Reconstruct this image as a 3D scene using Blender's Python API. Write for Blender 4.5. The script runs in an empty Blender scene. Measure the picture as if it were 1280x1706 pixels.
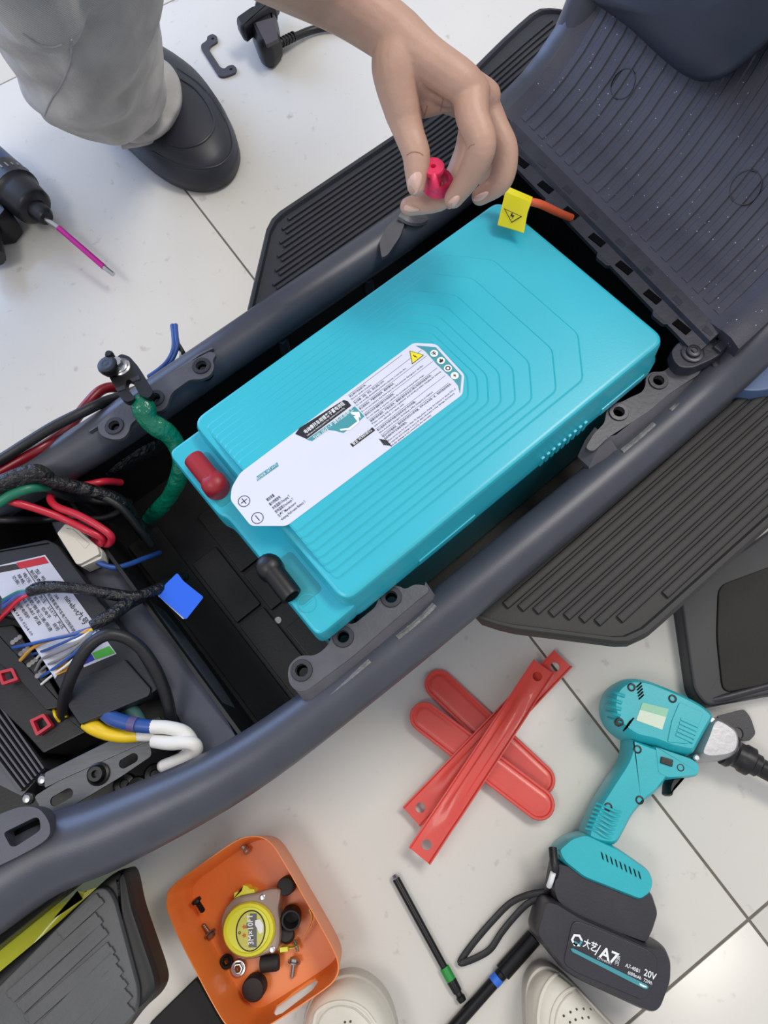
import bpy, bmesh, math, random
from mathutils import Vector, Matrix, noise
from mathutils.geometry import tessellate_polygon
random.seed(7)
D = bpy.data
SC = bpy.context.scene
COL = SC.collection

# ------------------------------------------------------------------ camera
CAM_H = 0.836
F_PX = 1200.0
TILT = math.radians(21.0)
ROLL = math.radians(-7.5)
_c, _s = math.cos(ROLL), math.sin(ROLL)
FWD = Vector((0, math.sin(TILT), -math.cos(TILT)))
_U0 = Vector((0, math.cos(TILT), math.sin(TILT)))
_X0 = Vector((1, 0, 0))
CAM_R = _X0 * _c + _U0 * _s
CAM_U = _X0 * -_s + _U0 * _c
CAM_O = Vector((0, 0, CAM_H))
cam_d = D.cameras.new('camera')
cam = D.objects.new('camera', cam_d)
COL.objects.link(cam)
SC.camera = cam
cam_d.sensor_fit = 'HORIZONTAL'
cam_d.sensor_width = 36.0
cam_d.lens = 36.0 * F_PX / 1280.0
cam_d.clip_start = 0.01
M = Matrix((CAM_R, CAM_U, -FWD)).transposed().to_4x4()
M.translation = CAM_O
cam.matrix_world = M

# ------------------------------------------------------------------ world, lights, exposure
SC.view_settings.view_transform = 'Standard'
SC.view_settings.look = 'None'
SC.view_settings.gamma = 1.0
SC.view_settings.exposure = 0.0
SC.view_settings.use_curve_mapping = False
W = D.worlds.new('shop_interior')
SC.world = W
W.use_nodes = True
bg = W.node_tree.nodes['Background']
bg.inputs[0].default_value = (0.90, 0.93, 1.0, 1)
bg.inputs[1].default_value = 0.64
def area(name, loc, target, sx, sy, power, col):
    l = D.lights.new(name, 'AREA'); l.shape = 'RECTANGLE'; l.size = sx; l.size_y = sy
    l.energy = power; l.color = col
    o = D.objects.new(name, l); COL.objects.link(o); o.location = loc
    d = Vector(target) - Vector(loc)
    o.rotation_euler = d.to_track_quat('-Z', 'Y').to_euler()
    return o
area('ceiling_lamp', (1.3, 0.9, 2.9), (0.2, 0.3, 0), 1.2, 0.6, 42, (1.0, 0.94, 0.85))
area('ceiling_lamp.001', (-1.2, -0.5, 2.9), (0, 0.2, 0), 1.2, 0.6, 20, (1.0, 0.95, 0.88))
area('shop_window', (-2.6, 3.0, 1.7), (0, 0.3, 0.2), 2.4, 1.8, 88, (0.36, 0.55, 1.0))

# ------------------------------------------------------------------ pixel helpers
ZM = {'F': (0, 0, 1), 'Z1': (0, 0, 2.909), 'Z2': (380, 0, 2.56), 'Z3': (820, 0, 2.783), 'Z4': (0, 520, 2.783),
      'Z5': (0, 860, 2.783), 'Z6': (0, 1300, 2.0), 'Z7': (640, 1050, 2.0), 'Z8': (880, 480, 2.7525),
      'Y1': (240, 260, 2.4615), 'Y2': (260, 660, 2.37), 'Y3': (560, 560, 5.333), 'Y4': (380, 680, 4.571),
      'Y5': (600, 120, 4.267), 'Y6': (0, 880, 4.923), 'Y7': (330, 1440, 5.565), 'Y8': (880, 1460, 5.12)}
def px(Z, x, y):
    o = ZM[Z]; return (o[0] + x / o[2], o[1] + y / o[2])
def ray(x, y):
    return FWD + CAM_R * ((x - 640) / F_PX) + CAM_U * ((853 - y) / F_PX)
def P(x, y, z):
    d = ray(x, y); t = (z - CAM_H) / d.z
    return CAM_O + d * t
def Q(Z, pts, z=None):
    out = []
    for p in pts:
        a, b = px(Z, p[0], p[1])
        out.append(P(a, b, p[2] if len(p) > 2 else z))
    return out
def on_plane(x, y, p0, n):
    d = ray(x, y); t = (p0 - CAM_O).dot(n) / d.dot(n)
    return CAM_O + d * t

# ------------------------------------------------------------------ materials
def lin(c):
    return tuple(((v / 255) / 12.92 if v / 255 <= 0.04045 else ((v / 255 + 0.055) / 1.055) ** 2.4) for v in c)
MATS = {}
def mat(name, rgb, rough=0.5, metal=0.0, var=0.06, vscale=25.0, bump=0.0, bscale=200.0, bdist=0.001, spec=0.5, coat=0.0, trans=0.0, stretch=None, sub=0.0):
    if name in MATS: return MATS[name]
    m = D.materials.new(name); m.use_nodes = True
    nt = m.node_tree; b = nt.nodes['Principled BSDF']
    c = lin(rgb)
    b.inputs['Roughness'].default_value = rough
    b.inputs['Metallic'].default_value = metal
    b.inputs['Specular IOR Level'].default_value = spec
    b.inputs['Coat Weight'].default_value = coat
    b.inputs['Transmission Weight'].default_value = trans
    if sub:
        b.inputs['Subsurface Weight'].default_value = sub
        b.inputs['Subsurface Radius'].default_value = (0.006, 0.0025, 0.0012)
        b.inputs['Subsurface Scale'].default_value = 1.0
    tc = nt.nodes.new('ShaderNodeTexCoord')
    mp = nt.nodes.new('ShaderNodeMapping')
    if stretch: mp.inputs['Scale'].default_value = stretch
    nt.links.new(tc.outputs['Object'], mp.inputs['Vector'])
    n = nt.nodes.new('ShaderNodeTexNoise'); n.inputs['Scale'].default_value = vscale; n.inputs['Detail'].default_value = 4
    nt.links.new(mp.outputs[0], n.inputs['Vector'])
    r = nt.nodes.new('ShaderNodeValToRGB')
    r.color_ramp.elements[0].position = 0.3; r.color_ramp.elements[1].position = 0.7
    r.color_ramp.elements[0].color = tuple(max(0, v * (1 - var)) for v in c) + (1,)
    r.color_ramp.elements[1].color = tuple(min(1, v * (1 + var)) for v in c) + (1,)
    nt.links.new(n.outputs['Fac'], r.inputs['Fac'])
    nt.links.new(r.outputs['Color'], b.inputs['Base Color'])
    if bump:
        n2 = nt.nodes.new('ShaderNodeTexNoise'); n2.inputs['Scale'].default_value = bscale; n2.inputs['Detail'].default_value = 3
        nt.links.new(mp.outputs[0], n2.inputs['Vector'])
        bp = nt.nodes.new('ShaderNodeBump'); bp.inputs['Strength'].default_value = bump; bp.inputs['Distance'].default_value = bdist
        nt.links.new(n2.outputs['Fac'], bp.inputs['Height'])
        nt.links.new(bp.outputs['Normal'], b.inputs['Normal'])
    MATS[name] = m
    return m

def speckled(name, rgb, rough, dot_rgb, scale, thr, bump=0.25):
    """plastic with tiny pale dust specks"""
    m = mat(name, rgb, rough, var=0.12, bump=bump, bscale=500)
    nt = m.node_tree; b = nt.nodes['Principled BSDF']
    src = b.inputs['Base Color'].links[0].from_socket
    tc = nt.nodes.new('ShaderNodeTexCoord')
    v = nt.nodes.new('ShaderNodeTexVoronoi'); v.inputs['Scale'].default_value = scale
    nt.links.new(tc.outputs['Object'], v.inputs['Vector'])
    n = nt.nodes.new('ShaderNodeTexNoise'); n.inputs['Scale'].default_value = 22
    nt.links.new(tc.outputs['Object'], n.inputs['Vector'])
    mu = nt.nodes.new('ShaderNodeMath'); mu.operation = 'MULTIPLY'; mu.inputs[1].default_value = thr * 2
    nt.links.new(n.outputs['Fac'], mu.inputs[0])
    lt = nt.nodes.new('ShaderNodeMath'); lt.operation = 'LESS_THAN'
    nt.links.new(v.outputs['Distance'], lt.inputs[0]); nt.links.new(mu.outputs[0], lt.inputs[1])
    mx = nt.nodes.new('ShaderNodeMix'); mx.data_type = 'RGBA'
    nt.links.new(lt.outputs[0], mx.inputs['Factor']); nt.links.new(src, mx.inputs['A'])
    mx.inputs['B'].default_value = lin(dot_rgb) + (1,)
    nt.links.new(mx.outputs['Result'], b.inputs['Base Color'])
    return m

# ------------------------------------------------------------------ object helpers
def thing(name, label, cat, loc, group=None, kind=None):
    o = D.objects.new(name, None); COL.objects.link(o); o.location = loc
    o.empty_display_size = 0.02
    if label: o['label'] = label
    if cat: o['category'] = cat
    if group: o['group'] = group
    if kind: o['kind'] = kind
    o['_w'] = tuple(loc)
    return o
def wl(o):
    v = Vector((0, 0, 0))
    while o: v += o.location; o = o.parent
    return v
def mk(name, bm, m, parent=None, label=None, cat=None, group=None, kind=None, ang=38, smooth=True, wn=True):
    me = D.meshes.new(name)
    bmesh.ops.recalc_face_normals(bm, faces=bm.faces[:])
    if parent is None:
        xs = [v.co.x for v in bm.verts]; ys = [v.co.y for v in bm.verts]; zs = [v.co.z for v in bm.verts]
        org = Vector(((min(xs) + max(xs)) / 2, (min(ys) + max(ys)) / 2, min(zs)))
    else: org = wl(parent)
    for v in bm.verts: v.co -= org
    bm.to_mesh(me); bm.free()
    if smooth:
        for p in me.polygons: p.use_smooth = True
        me.set_sharp_from_angle(angle=math.radians(ang))
    me.materials.append(m)
    o = D.objects.new(name, me); COL.objects.link(o)
    if smooth and wn:
        md = o.modifiers.new('weighted', 'WEIGHTED_NORMAL'); md.keep_sharp = True; md.weight = 80
    if parent: o.parent = parent
    else: o.location = org
    if label: o['label'] = label
    if cat: o['category'] = cat
    if group: o['group'] = group
    if kind: o['kind'] = kind
    return o
def B(): return bmesh.new()

# ------------------------------------------------------------------ shape helpers (append to a bmesh, world coordinates)
def chaikin(pts, n=2, closed=True):
    for _ in range(n):
        out = []
        L = len(pts)
        rng = range(L) if closed else range(L - 1)
        if not closed: out.append(pts[0].copy())
        for i in rng:
            a, b = pts[i], pts[(i + 1) % L]
            out.append(a * 0.75 + b * 0.25); out.append(a * 0.25 + b * 0.75)
        if not closed: out.append(pts[-1].copy())
        pts = out
    return pts
def rounded(pts, r, seg=4):
    """round the corners of a closed polyline of Vectors"""
    out = []; L = len(pts)
    for i in range(L):
        p = pts[i]; a = pts[i - 1] - p; b = pts[(i + 1) % L] - p
        ra = min(r, a.length * 0.45); rb = min(r, b.length * 0.45)
        s, e = p + a.normalized() * ra, p + b.normalized() * rb
        for k in range(seg + 1):
            t = k / seg
            out.append(s * (1 - t) ** 2 + p * 2 * t * (1 - t) + e * t * t)
    return out
def inset(pts, d):
    """offset a closed outline inward by d in its xy plane"""
    L = len(pts)
    A = sum(pts[i].x * pts[(i + 1) % L].y - pts[(i + 1) % L].x * pts[i].y for i in range(L))
    sg = 1 if A > 0 else -1
    out = []
    for i in range(L):
        p, a, b = pts[i], pts[i - 1], pts[(i + 1) % L]
        d1 = Vector((p.x - a.x, p.y - a.y, 0)); d2 = Vector((b.x - p.x, b.y - p.y, 0))
        if d1.length < 1e-9: d1 = d2
        if d2.length < 1e-9: d2 = d1
        d1.normalize(); d2.normalize()
        n1 = Vector((-d1.y, d1.x, 0)); n2 = Vector((-d2.y, d2.x, 0))
        n = n1 + n2
        if n.length < 1e-6: n = n1
        n.normalize()
        k = 1 / max(0.5, n.dot(n1))
        out.append(p + n * (sg * d * k))
    return out
def loft(bm, rings, cap0=True, cap1=True, closed=True):
    V = [[bm.verts.new(p) for p in r] for r in rings]
    n = len(V[0])
    for a, b in zip(V, V[1:]):
        for i in range(n if closed else n - 1):
            j = (i + 1) % n
            try: bm.faces.new((a[i], a[j], b[j], b[i]))
            except ValueError: pass
    if cap0: bm.faces.new(V[0])
    if cap1: bm.faces.new(V[-1])
    return V
def prism(bm, pts, h, r=0.001, taper=0.0, up=None):
    """pts: outline of the TOP face; goes h down; r: rim rounding; taper: outward growth at the bottom"""
    dn = Vector((0, 0, -1)) if up is None else -up
    rings = [[p + dn * h for p in inset(pts, -taper)]]
    if r > 0:
        rings += [[p + dn * r for p in pts], [p + dn * r * 0.3 for p in inset(pts, r * 0.3)], inset(pts, r)]
    else: rings += [pts]
    loft(bm, rings)
    return bm
def plate_holes(bm, outline, holes, h, up=Vector((0, 0, 1))):
    """flat plate with through holes; outline/holes = top-face loops"""
    loops = [outline] + holes
    tops = []
    for lp in loops:
        vs = [bm.verts.new(p) for p in lp]; bs = [bm.verts.new(p - up * h) for p in lp]
        tops.append((vs, bs))
    tri_idx = tessellate_polygon([[Vector((p.x, p.y, 0)) for p in lp] for lp in loops])
    for k in (0, 1):
        flat_v = [v for t in tops for v in t[k]]
        for t3 in tri_idx:
            try: bm.faces.new([flat_v[i] for i in t3])
            except ValueError: pass
    for vs, bs in tops:
        n = len(vs)
        for i in range(n): bm.faces.new((vs[i], vs[(i + 1) % n], bs[(i + 1) % n], bs[i]))
    return bm
def cr(pts, per=8, closed=False):
    """Catmull-Rom resample of Vectors (or tuples of any size given as Vectors)"""
    out = []; n = len(pts)
    if n == 2:
        return [pts[0].lerp(pts[1], k / per) for k in range(per + 1)]
    for i in range(n if closed else n - 1):
        p0 = pts[(i - 1) % n] if closed or i > 0 else pts[0] * 2 - pts[1]
        p1 = pts[i]; p2 = pts[(i + 1) % n]
        p3 = pts[(i + 2) % n] if closed or i + 2 < n else p2 * 2 - p1
        for k in range(per):
            t = k / per
            out.append(0.5 * ((2 * p1) + (p2 - p0) * t + (2 * p0 - 5 * p1 + 4 * p2 - p3) * t * t + (3 * p1 - p0 - 3 * p2 + p3) * t ** 3))
    if not closed: out.append(pts[-1].copy())
    return out
def tube(bm, pts, r, seg=10, per=8, squash=1.0, upv=None, smooth=True):
    """swept tube; r a number or one per control point"""
    rs = r if isinstance(r, (list, tuple)) else [r] * len(pts)
    if smooth and len(pts) > 1:
        c4 = cr([Vector((p.x, p.y, p.z, q)) for p, q in zip(pts, rs)], per)
    else: c4 = [Vector((p.x, p.y, p.z, q)) for p, q in zip(pts, rs)]
    ps = [Vector(c[:3]) for c in c4]; rr = [c[3] for c in c4]
    rings = []; N = None
    for i, p in enumerate(ps):
        t = (ps[min(i + 1, len(ps) - 1)] - ps[max(i - 1, 0)])
        if t.length < 1e-9: t = Vector((1, 0, 0))
        t.normalize()
        if N is None:
            a = upv if upv is not None else (Vector((0, 0, 1)) if abs(t.z) < 0.9 else Vector((1, 0, 0)))
            N = (a - t * a.dot(t)).normalized()
        else:
            N = (N - t * N.dot(t)).normalized()
            if upv is not None:
                N = (upv - t * upv.dot(t)).normalized()
        Bv = t.cross(N)
        rings.append([p + (N * math.cos(2 * math.pi * k / seg) * squash + Bv * math.sin(2 * math.pi * k / seg)) * rr[i] for k in range(seg)])
    loft(bm, rings)
    return bm
def frame(axis):
    a = axis.normalized()
    u = a.cross(Vector((0, 0, 1)))
    if u.length < 1e-4: u = Vector((1, 0, 0))
    u.normalize(); return u, a.cross(u), a
def lathe(bm, o, axis, prof, seg=20):
    """prof: list of (radius, height along the axis)"""
    u, v, a = frame(axis)
    rings = [[o + a * h + (u * math.cos(2 * math.pi * k / seg) + v * math.sin(2 * math.pi * k / seg)) * max(r, 1e-5) for k in range(seg)] for r, h in prof]
    loft(bm, rings)
    return bm
def ringprof(ro, ri, h, b=0.0004):
    return [(ri, 0), (ro, 0), (ro, h - b), (ro - b, h), (ri + b, h), (ri, h - b), (ri, 0.0001)]
def annulus(bm, o, axis, ro, ri, h, seg=20):
    u, v, a = frame(axis)
    pr = [(ri, 0), (ro, 0), (ro, h * 0.8), (ro - h * 0.15, h), (ri + h * 0.15, h), (ri, h * 0.8)]
    V = [[bm.verts.new(o + a * hh + (u * math.cos(2 * math.pi * k / seg) + v * math.sin(2 * math.pi * k / seg)) * r) for k in range(seg)] for r, hh in pr]
    for i in range(len(V)):
        A, C = V[i], V[(i + 1) % len(V)]
        for k in range(seg):
            bm.faces.new((A[k], A[(k + 1) % seg], C[(k + 1) % seg], C[k]))
    return bm
def box(bm, c, ax, ay, az, sx, sy, sz, r=0.0):
    """box centred at c with half-extents along unit axes; r = bevel"""
    vs = []
    for i in (-1, 1):
        for j in (-1, 1):
            for k in (-1, 1): vs.append(bm.verts.new(c + ax * sx * i + ay * sy * j + az * sz * k))
    fs = [(0, 1, 3, 2), (4, 6, 7, 5), (0, 4, 5, 1), (2, 3, 7, 6), (0, 2, 6, 4), (1, 5, 7, 3)]
    faces = [bm.faces.new([vs[i] for i in f]) for f in fs]
    if r > 0:
        es = set(e for f in faces for e in f.edges)
        bmesh.ops.bevel(bm, geom=list(es), offset=r, segments=2, affect='EDGES', profile=0.5)
    return bm
def circ(c, u, v, r, n=16):
    return [c + u * r * math.cos(2 * math.pi * k / n) + v * r * math.sin(2 * math.pi * k / n) for k in range(n)]
UP = Vector((0, 0, 1))
def poly(bm, pts):
    bm.faces.new([bm.verts.new(p) for p in pts]); return bm
_tc = {}
def text(bm, s, o, xd, yd, size, bold=0.0, align='LEFT', res=2, width=None):
    """add lettering (flat mesh) lying in the plane of xd / yd, baseline start at o"""
    c = D.curves.new('lettering', 'FONT'); c.body = s; c.size = 1.0; c.resolution_u = res; c.offset = bold; c.align_x = align
    ob = D.objects.new('lettering', c); COL.objects.link(ob)
    dg = bpy.context.evaluated_depsgraph_get(); dg.update()
    me = D.meshes.new_from_object(ob.evaluated_get(dg))
    D.objects.remove(ob); D.curves.remove(c)
    k = 1.0
    if width and len(me.vertices):
        w = max(v.co.x for v in me.vertices)
        k = width / (w * size)
    vs = [bm.verts.new(o + xd * v.co.x * size * k + yd * v.co.y * size) for v in me.vertices]
    for p in me.polygons:
        try: bm.faces.new([vs[i] for i in p.vertices])
        except ValueError: pass
    D.meshes.remove(me)
    return bm

def cut(o, cutters):
    """subtract throwaway solids (bmeshes, world coordinates) from a finished mesh object"""
    off = wl(o); tmp = []
    for bmc in cutters:
        bmesh.ops.recalc_face_normals(bmc, faces=bmc.faces[:])
        for v in bmc.verts: v.co -= off
        me = D.meshes.new('cutter'); bmc.to_mesh(me); bmc.free()
        c = D.objects.new('cutter', me); COL.objects.link(c); c.parent = o; tmp.append((c, me))
        md = o.modifiers.new('cut', 'BOOLEAN'); md.operation = 'DIFFERENCE'; md.object = c; md.solver = 'EXACT'
    wnm = [m for m in o.modifiers if m.type == 'WEIGHTED_NORMAL']
    for m in wnm: o.modifiers.remove(m)
    dg = bpy.context.evaluated_depsgraph_get(); dg.update()
    me = D.meshes.new_from_object(o.evaluated_get(dg))
    o.modifiers.clear(); old = o.data; o.data = me; me.name = old.name
    for c, m in tmp: D.objects.remove(c); D.meshes.remove(m)
    for p in me.polygons: p.use_smooth = True
    me.set_sharp_from_angle(angle=math.radians(35))
# ------------------------------------------------------------------ scooter-aligned frame (u along the scooter, v across it)
AX = Vector((0.8389, 0.5443, 0)); VX = Vector((0.5443, -0.8389, 0)); C0 = Vector((-0.1488, 0.2992, 0))
def S(u, v, z): return C0 + AX * u + VX * v + UP * z
def SV(pts, z): return [S(p[0], p[1], p[2] if len(p) > 2 else z) for p in pts]

# ------------------------------------------------------------------ floor
M_tile = mat('glazed_cream_tile', (216, 213, 207), 0.22, var=0.05, vscale=3.0, bump=0.02, bscale=60)
def dirty_tile(m):
    nt = m.node_tree; b = nt.nodes['Principled BSDF']
    src = b.inputs['Base Color'].links[0].from_socket
    g = nt.nodes.new('ShaderNodeNewGeometry')
    n = nt.nodes.new('ShaderNodeTexNoise'); n.inputs['Scale'].default_value = 55; n.inputs['Detail'].default_value = 6
    nt.links.new(g.outputs['Position'], n.inputs['Vector'])
    r = nt.nodes.new('ShaderNodeValToRGB')
    r.color_ramp.elements[0].position = 0.22; r.color_ramp.elements[0].color = (0.45, 0.42, 0.38, 1)
    r.color_ramp.elements[1].position = 0.36; r.color_ramp.elements[1].color = (1, 1, 1, 1)
    nt.links.new(n.outputs['Fac'], r.inputs['Fac'])
    mx = nt.nodes.new('ShaderNodeMix'); mx.data_type = 'RGBA'; mx.blend_type = 'MULTIPLY'; mx.inputs['Factor'].default_value = 0.55
    nt.links.new(src, mx.inputs['A']); nt.links.new(r.outputs['Color'], mx.inputs['B'])
    nt.links.new(mx.outputs['Result'], b.inputs['Base Color'])
dirty_tile(M_tile)
M_grout = mat('grey_grout', (112, 106, 98), 0.9, var=0.15, vscale=80)
fb = B(); box(fb, Vector((0.1, 0.6, -0.02)), _X0, Vector((0, 1, 0)), UP, 3.2, 3.2, 0.0185)
floor = mk('floor', fb, M_grout, kind='structure')
TA = P(1248, 1532, 0)
t1 = (P(300, 305, 0) - TA); t1.z = 0; t1.normalize(); t2 = Vector((-t1.y, t1.x, 0))
TS = (P(8, 137, 0) - TA).dot(t1) / 2      # tile pitch: two tiles between the visible cross joints
print('TILE', TS)
tb = B(); box(tb, Vector((0, 0, -0.006)), _X0, Vector((0, 1, 0)), UP, TS / 2 - 0.0014, TS / 2 - 0.0014, 0.006, 0.0006)
tile_me = None
for i in range(-6, 7):
    for j in range(-6, 7):
        c = TA + t1 * (TS * (i + 0.5)) + t2 * (TS * (j + 0.5))
        if not (-2.7 < c.x < 2.9 and -2.2 < c.y < 3.4): continue
        if tile_me is None:
            o = mk('tile', tb, M_tile, floor); 
            me = o.data; off = wl(floor)
            for v in me.vertices: v.co += off
            tile_me = me
        else:
            o = D.objects.new('tile', tile_me); COL.objects.link(o); o.parent = floor
        o.location = c - wl(floor); o.rotation_euler.z = math.atan2(t1.y, t1.x)

# ------------------------------------------------------------------ scooter
M_rail = mat('grey_painted_steel', (70, 72, 82), 0.38, 0.15, var=0.07, vscale=40, bump=0.08, bscale=900)
M_brk = mat('grey_painted_bracket', (82, 82, 88), 0.45, 0.1, var=0.12, vscale=60, bump=0.25, bscale=300)
M_weld = mat('weld_bead_grey', (120, 118, 118), 0.45, 0.3, var=0.25, vscale=180, bump=0.9, bscale=400)
M_blackp = mat('black_plastic', (13, 13, 16), 0.42, var=0.15, vscale=50, bump=0.1, bscale=400)
M_dirt = mat('dusty_black_plastic', (26, 25, 22), 0.7, var=0.35, vscale=18, bump=0.3, bscale=300)
M_hole_shade = mat('hole_shade_black', (4, 4, 5), 0.8, spec=0.1)  # near-black colour painting the shade inside holes and slots
M_nut = mat('dark_steel_nut', (70, 70, 76), 0.35, 0.7, bump=0.1)
M_rub = speckled('dusty_rubber', (46, 46, 46), 0.62, (120, 118, 110), 260, 0.035)
M_rubF = speckled('dark_blue_grey_rubber', (40, 42, 50), 0.5, (80, 80, 84), 260, 0.02)
M_mat = speckled('speckled_mat_plastic', (62, 62, 74), 0.5, (205, 205, 215), 150, 0.055)
M_strip = mat('dark_clip_plastic', (44, 45, 56), 0.4, var=0.2, vscale=70, bump=0.2)
M_gloss = mat('dark_navy_gloss_panel', (38, 42, 56), 0.42, var=0.04)

scooter = thing('scooter', 'grey electric scooter with opened floorboard, ribbed foot pads and bare frame rails', 'scooter', S(0.1, 0.08, 0))
ZR = 0.25
# frame rails
b = B(); tube(b, SV([(-0.60, -0.16, 0.27), (-0.42, -0.13, 0.255), (-0.25, -0.107), (-0.17, -0.097), (-0.07, -0.086), (0.14, -0.082), (0.31, -0.08), (0.40, -0.083, 0.253), (0.455, -0.09, 0.265), (0.50, -0.093, 0.29), (0.535, -0.095, 0.33), (0.56, -0.095, 0.40), (0.58, -0.095, 0.5)], ZR), 0.0205, 20, 6)
mk('frame_rail', b, M_rail, scooter)
b = B(); tube(b, SV([(-0.75, 0.165, 0.26), (-0.55, 0.174, 0.25), (-0.40, 0.179, 0.245), (-0.30, 0.184, 0.24), (-0.235, 0.206, 0.243), (-0.135, 0.232), (-0.02, 0.241), (0.144, 0.245), (0.27, 0.247), (0.36, 0.247, 0.253), (0.42, 0.247, 0.272), (0.47, 0.245, 0.31), (0.505, 0.243, 0.37), (0.53, 0.243, 0.45)], ZR),
     [0.029, 0.029, 0.029, 0.0295, 0.0272, 0.0225, 0.0205, 0.0205, 0.0205, 0.0205, 0.0215, 0.022, 0.022, 0.022], 20, 6)
mk('frame_rail', b, M_rail, scooter)
# side slot in the rear cover
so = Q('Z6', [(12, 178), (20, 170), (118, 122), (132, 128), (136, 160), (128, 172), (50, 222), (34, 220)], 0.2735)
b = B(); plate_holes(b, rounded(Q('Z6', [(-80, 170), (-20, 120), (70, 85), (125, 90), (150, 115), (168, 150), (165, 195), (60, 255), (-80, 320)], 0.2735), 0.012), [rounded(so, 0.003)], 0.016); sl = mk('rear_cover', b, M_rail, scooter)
b = B(); prism(b, [p - UP * 0.0135 for p in inset(so, -0.001)], 0.003, 0); mk('slot_shade', b, M_hole_shade, sl)  # black sheet below the slot, its shade put into the colour

# battery bay: black tub
b = B()
tubo = SV([(-0.125, -0.082), (-0.125, 0.238), (0.44, 0.242), (0.47, -0.082)], 0.235)
tubo = rounded(tubo, 0.012)
tubi = inset(tubo, 0.003)
rings = [[p - UP * 0.108 for p in tubo], tubo, tubi, [p - UP * 0.105 for p in tubi]]
loft(b, rings)
mk('battery_tub', b, M_blackp, scooter)
# floor panels and ribs of the tub
def flat(pts, ztop, h, m, name, par, r=0.001, rc=0.002):
    b = B(); prism(b, rounded([Vector((p.x, p.y, ztop)) for p in pts], rc), h, r); return mk(name, b, m, par)
for (u0, u1, v0, v1) in ((-0.118, -0.082, -0.04, 0.205), (-0.078, -0.048, 0.02, 0.10), (-0.078, -0.048, 0.104, 0.2), (-0.044, -0.012, -0.02, 0.06), (-0.044, -0.012, 0.064, 0.112), (-0.044, -0.012, 0.136, 0.2)):
    flat(SV([(u0, v0), (u0, v1), (u1, v1), (u1, v0)], 0), 0.1345, 0.004, M_dirt if u0 < -0.1 else M_blackp, 'tub_panel', scooter)
b = B(); lathe(b, S(-0.045, 0.124, 0.1305), UP, [(0.0035, 0), (0.0035, 0.0006), (0.003, 0.0009)], 16)
mk('floor_glimpse', b, mat('pale_floor_glimpse', (200, 198, 190), 0.5), scooter)  # pale disc added in place of a hole showing the bright floor
# cross member between battery bay and controller bay
def ribbon_beam(path, widths, z_edges, name, m):
    b = B(); rings = []
    pts = cr([Vector((u, v, z)) for u, v, z in path], 6)
    for i, p in enumerate(pts):
        a = pts[max(i - 1, 0)]; c = pts[min(i + 1, len(pts) - 1)]
        t = (c - a); t.z = 0; t.normalize(); n = Vector((-t.y, t.x, 0))
        k = i / (len(pts) - 1); w = widths[0] * (1 - k) + widths[1] * k
        prof = [(-w, -0.05), (-w, -0.006), (-w * 0.86, -0.001), (-w * 0.5, 0.001), (w * 0.5, 0.001), (w * 0.86, -0.001), (w, -0.006), (w, -0.05)]
        rings.append([S(p.x + n.x * d, p.y + n.y * d, p.z + h) for d, h in prof])
    loft(b, rings); return mk(name, b, m, scooter)
ribbon_beam([(-0.136, -0.06, 0.222), (-0.142, 0.0, 0.222), (-0.139, 0.08, 0.222), (-0.140, 0.16, 0.225), (-0.147, 0.222, 0.235)], (0.016, 0.02), 0, 'cross_beam', M_rail)
# rear bay floor, below the controller
b = B(); prism(b, SV([(-0.72, -0.165), (-0.72, 0.19), (-0.25, 0.2), (-0.13, 0.235), (-0.13, -0.098)], 0.142), 0.02, 0.001); mk('rear_bay_floor', b, M_blackp, scooter)
b = B(); loft(b, [[S(u, v - 0.002, 0.25), S(u, v + 0.002, 0.25), S(u, v + 0.004, 0.13), S(u, v, 0.13)] for u, v in ((-0.72, -0.155), (-0.42, -0.128), (-0.25, -0.104), (-0.12, -0.09))]); mk('bay_side_wall', b, M_blackp, scooter)
b = B(); loft(b, [[S(u, v - 0.002, 0.24), S(u, v + 0.002, 0.24), S(u, v + 0.004, 0.13), S(u, v, 0.13)] for u, v in ((-0.72, 0.175), (-0.42, 0.185), (-0.25, 0.2), (-0.12, 0.234))]); mk('bay_side_wall', b, M_blackp, scooter)
# hidden centre stand that carries the scooter
b = B()
for v in (-0.03, 0.17):
    tube(b, SV([(0.0, v, 0.128), (-0.03, v, 0.06), (-0.07, v, 0.008)], 0), 0.009, 10, 4)
tube(b, SV([(-0.07, -0.05, 0.008), (-0.07, 0.19, 0.008)], 0), 0.008, 10, 2)
mk('centre_stand', b, M_blackp, scooter)

# rail brackets with weld nuts
def bracket(outline, nuts, z, flange=None, m=M_brk, h=0.004, nr=0.0085):
    b = B()
    o = rounded(outline, 0.004, 3)
    holes = [circ(n, _X0, Vector((0, 1, 0)), nr * 0.55, 14) for n in nuts]
    plate_holes(b, o, holes, h)
    br = mk('rail_bracket', b, m, scooter)
    for n in nuts:
        b = B(); annulus(b, n - UP * 0.0005, UP, nr, nr * 0.55, 0.002, 20); mk('weld_nut', b, M_nut, br)
        b = B(); annulus(b, n - UP * 0.014, UP, nr * 0.9, nr * 0.5, 0.0105, 14); mk('nut_barrel', b, M_hole_shade, br)
    if flange:
        b = B(); loft(b, flange); mk('flange', b, m, br)
    return br
def flange(uvs, z0, z1, dv, th=0.004):
    """bent skirt from the plate edge (u list at v) down to the rail"""
    return [[S(u, v, z0), S(u, v + dv * 0.3, z0 - 0.002), S(u, v + dv, z1), S(u, v + dv - 0.004 * (1 if dv > 0 else -1), z1 - 0.001), S(u, v, z0 - th)] for u, v in uvs]
zb = 0.2745
n1 = Q('F', [(503, 1117), (572, 1061), (652, 995)], zb)
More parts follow.
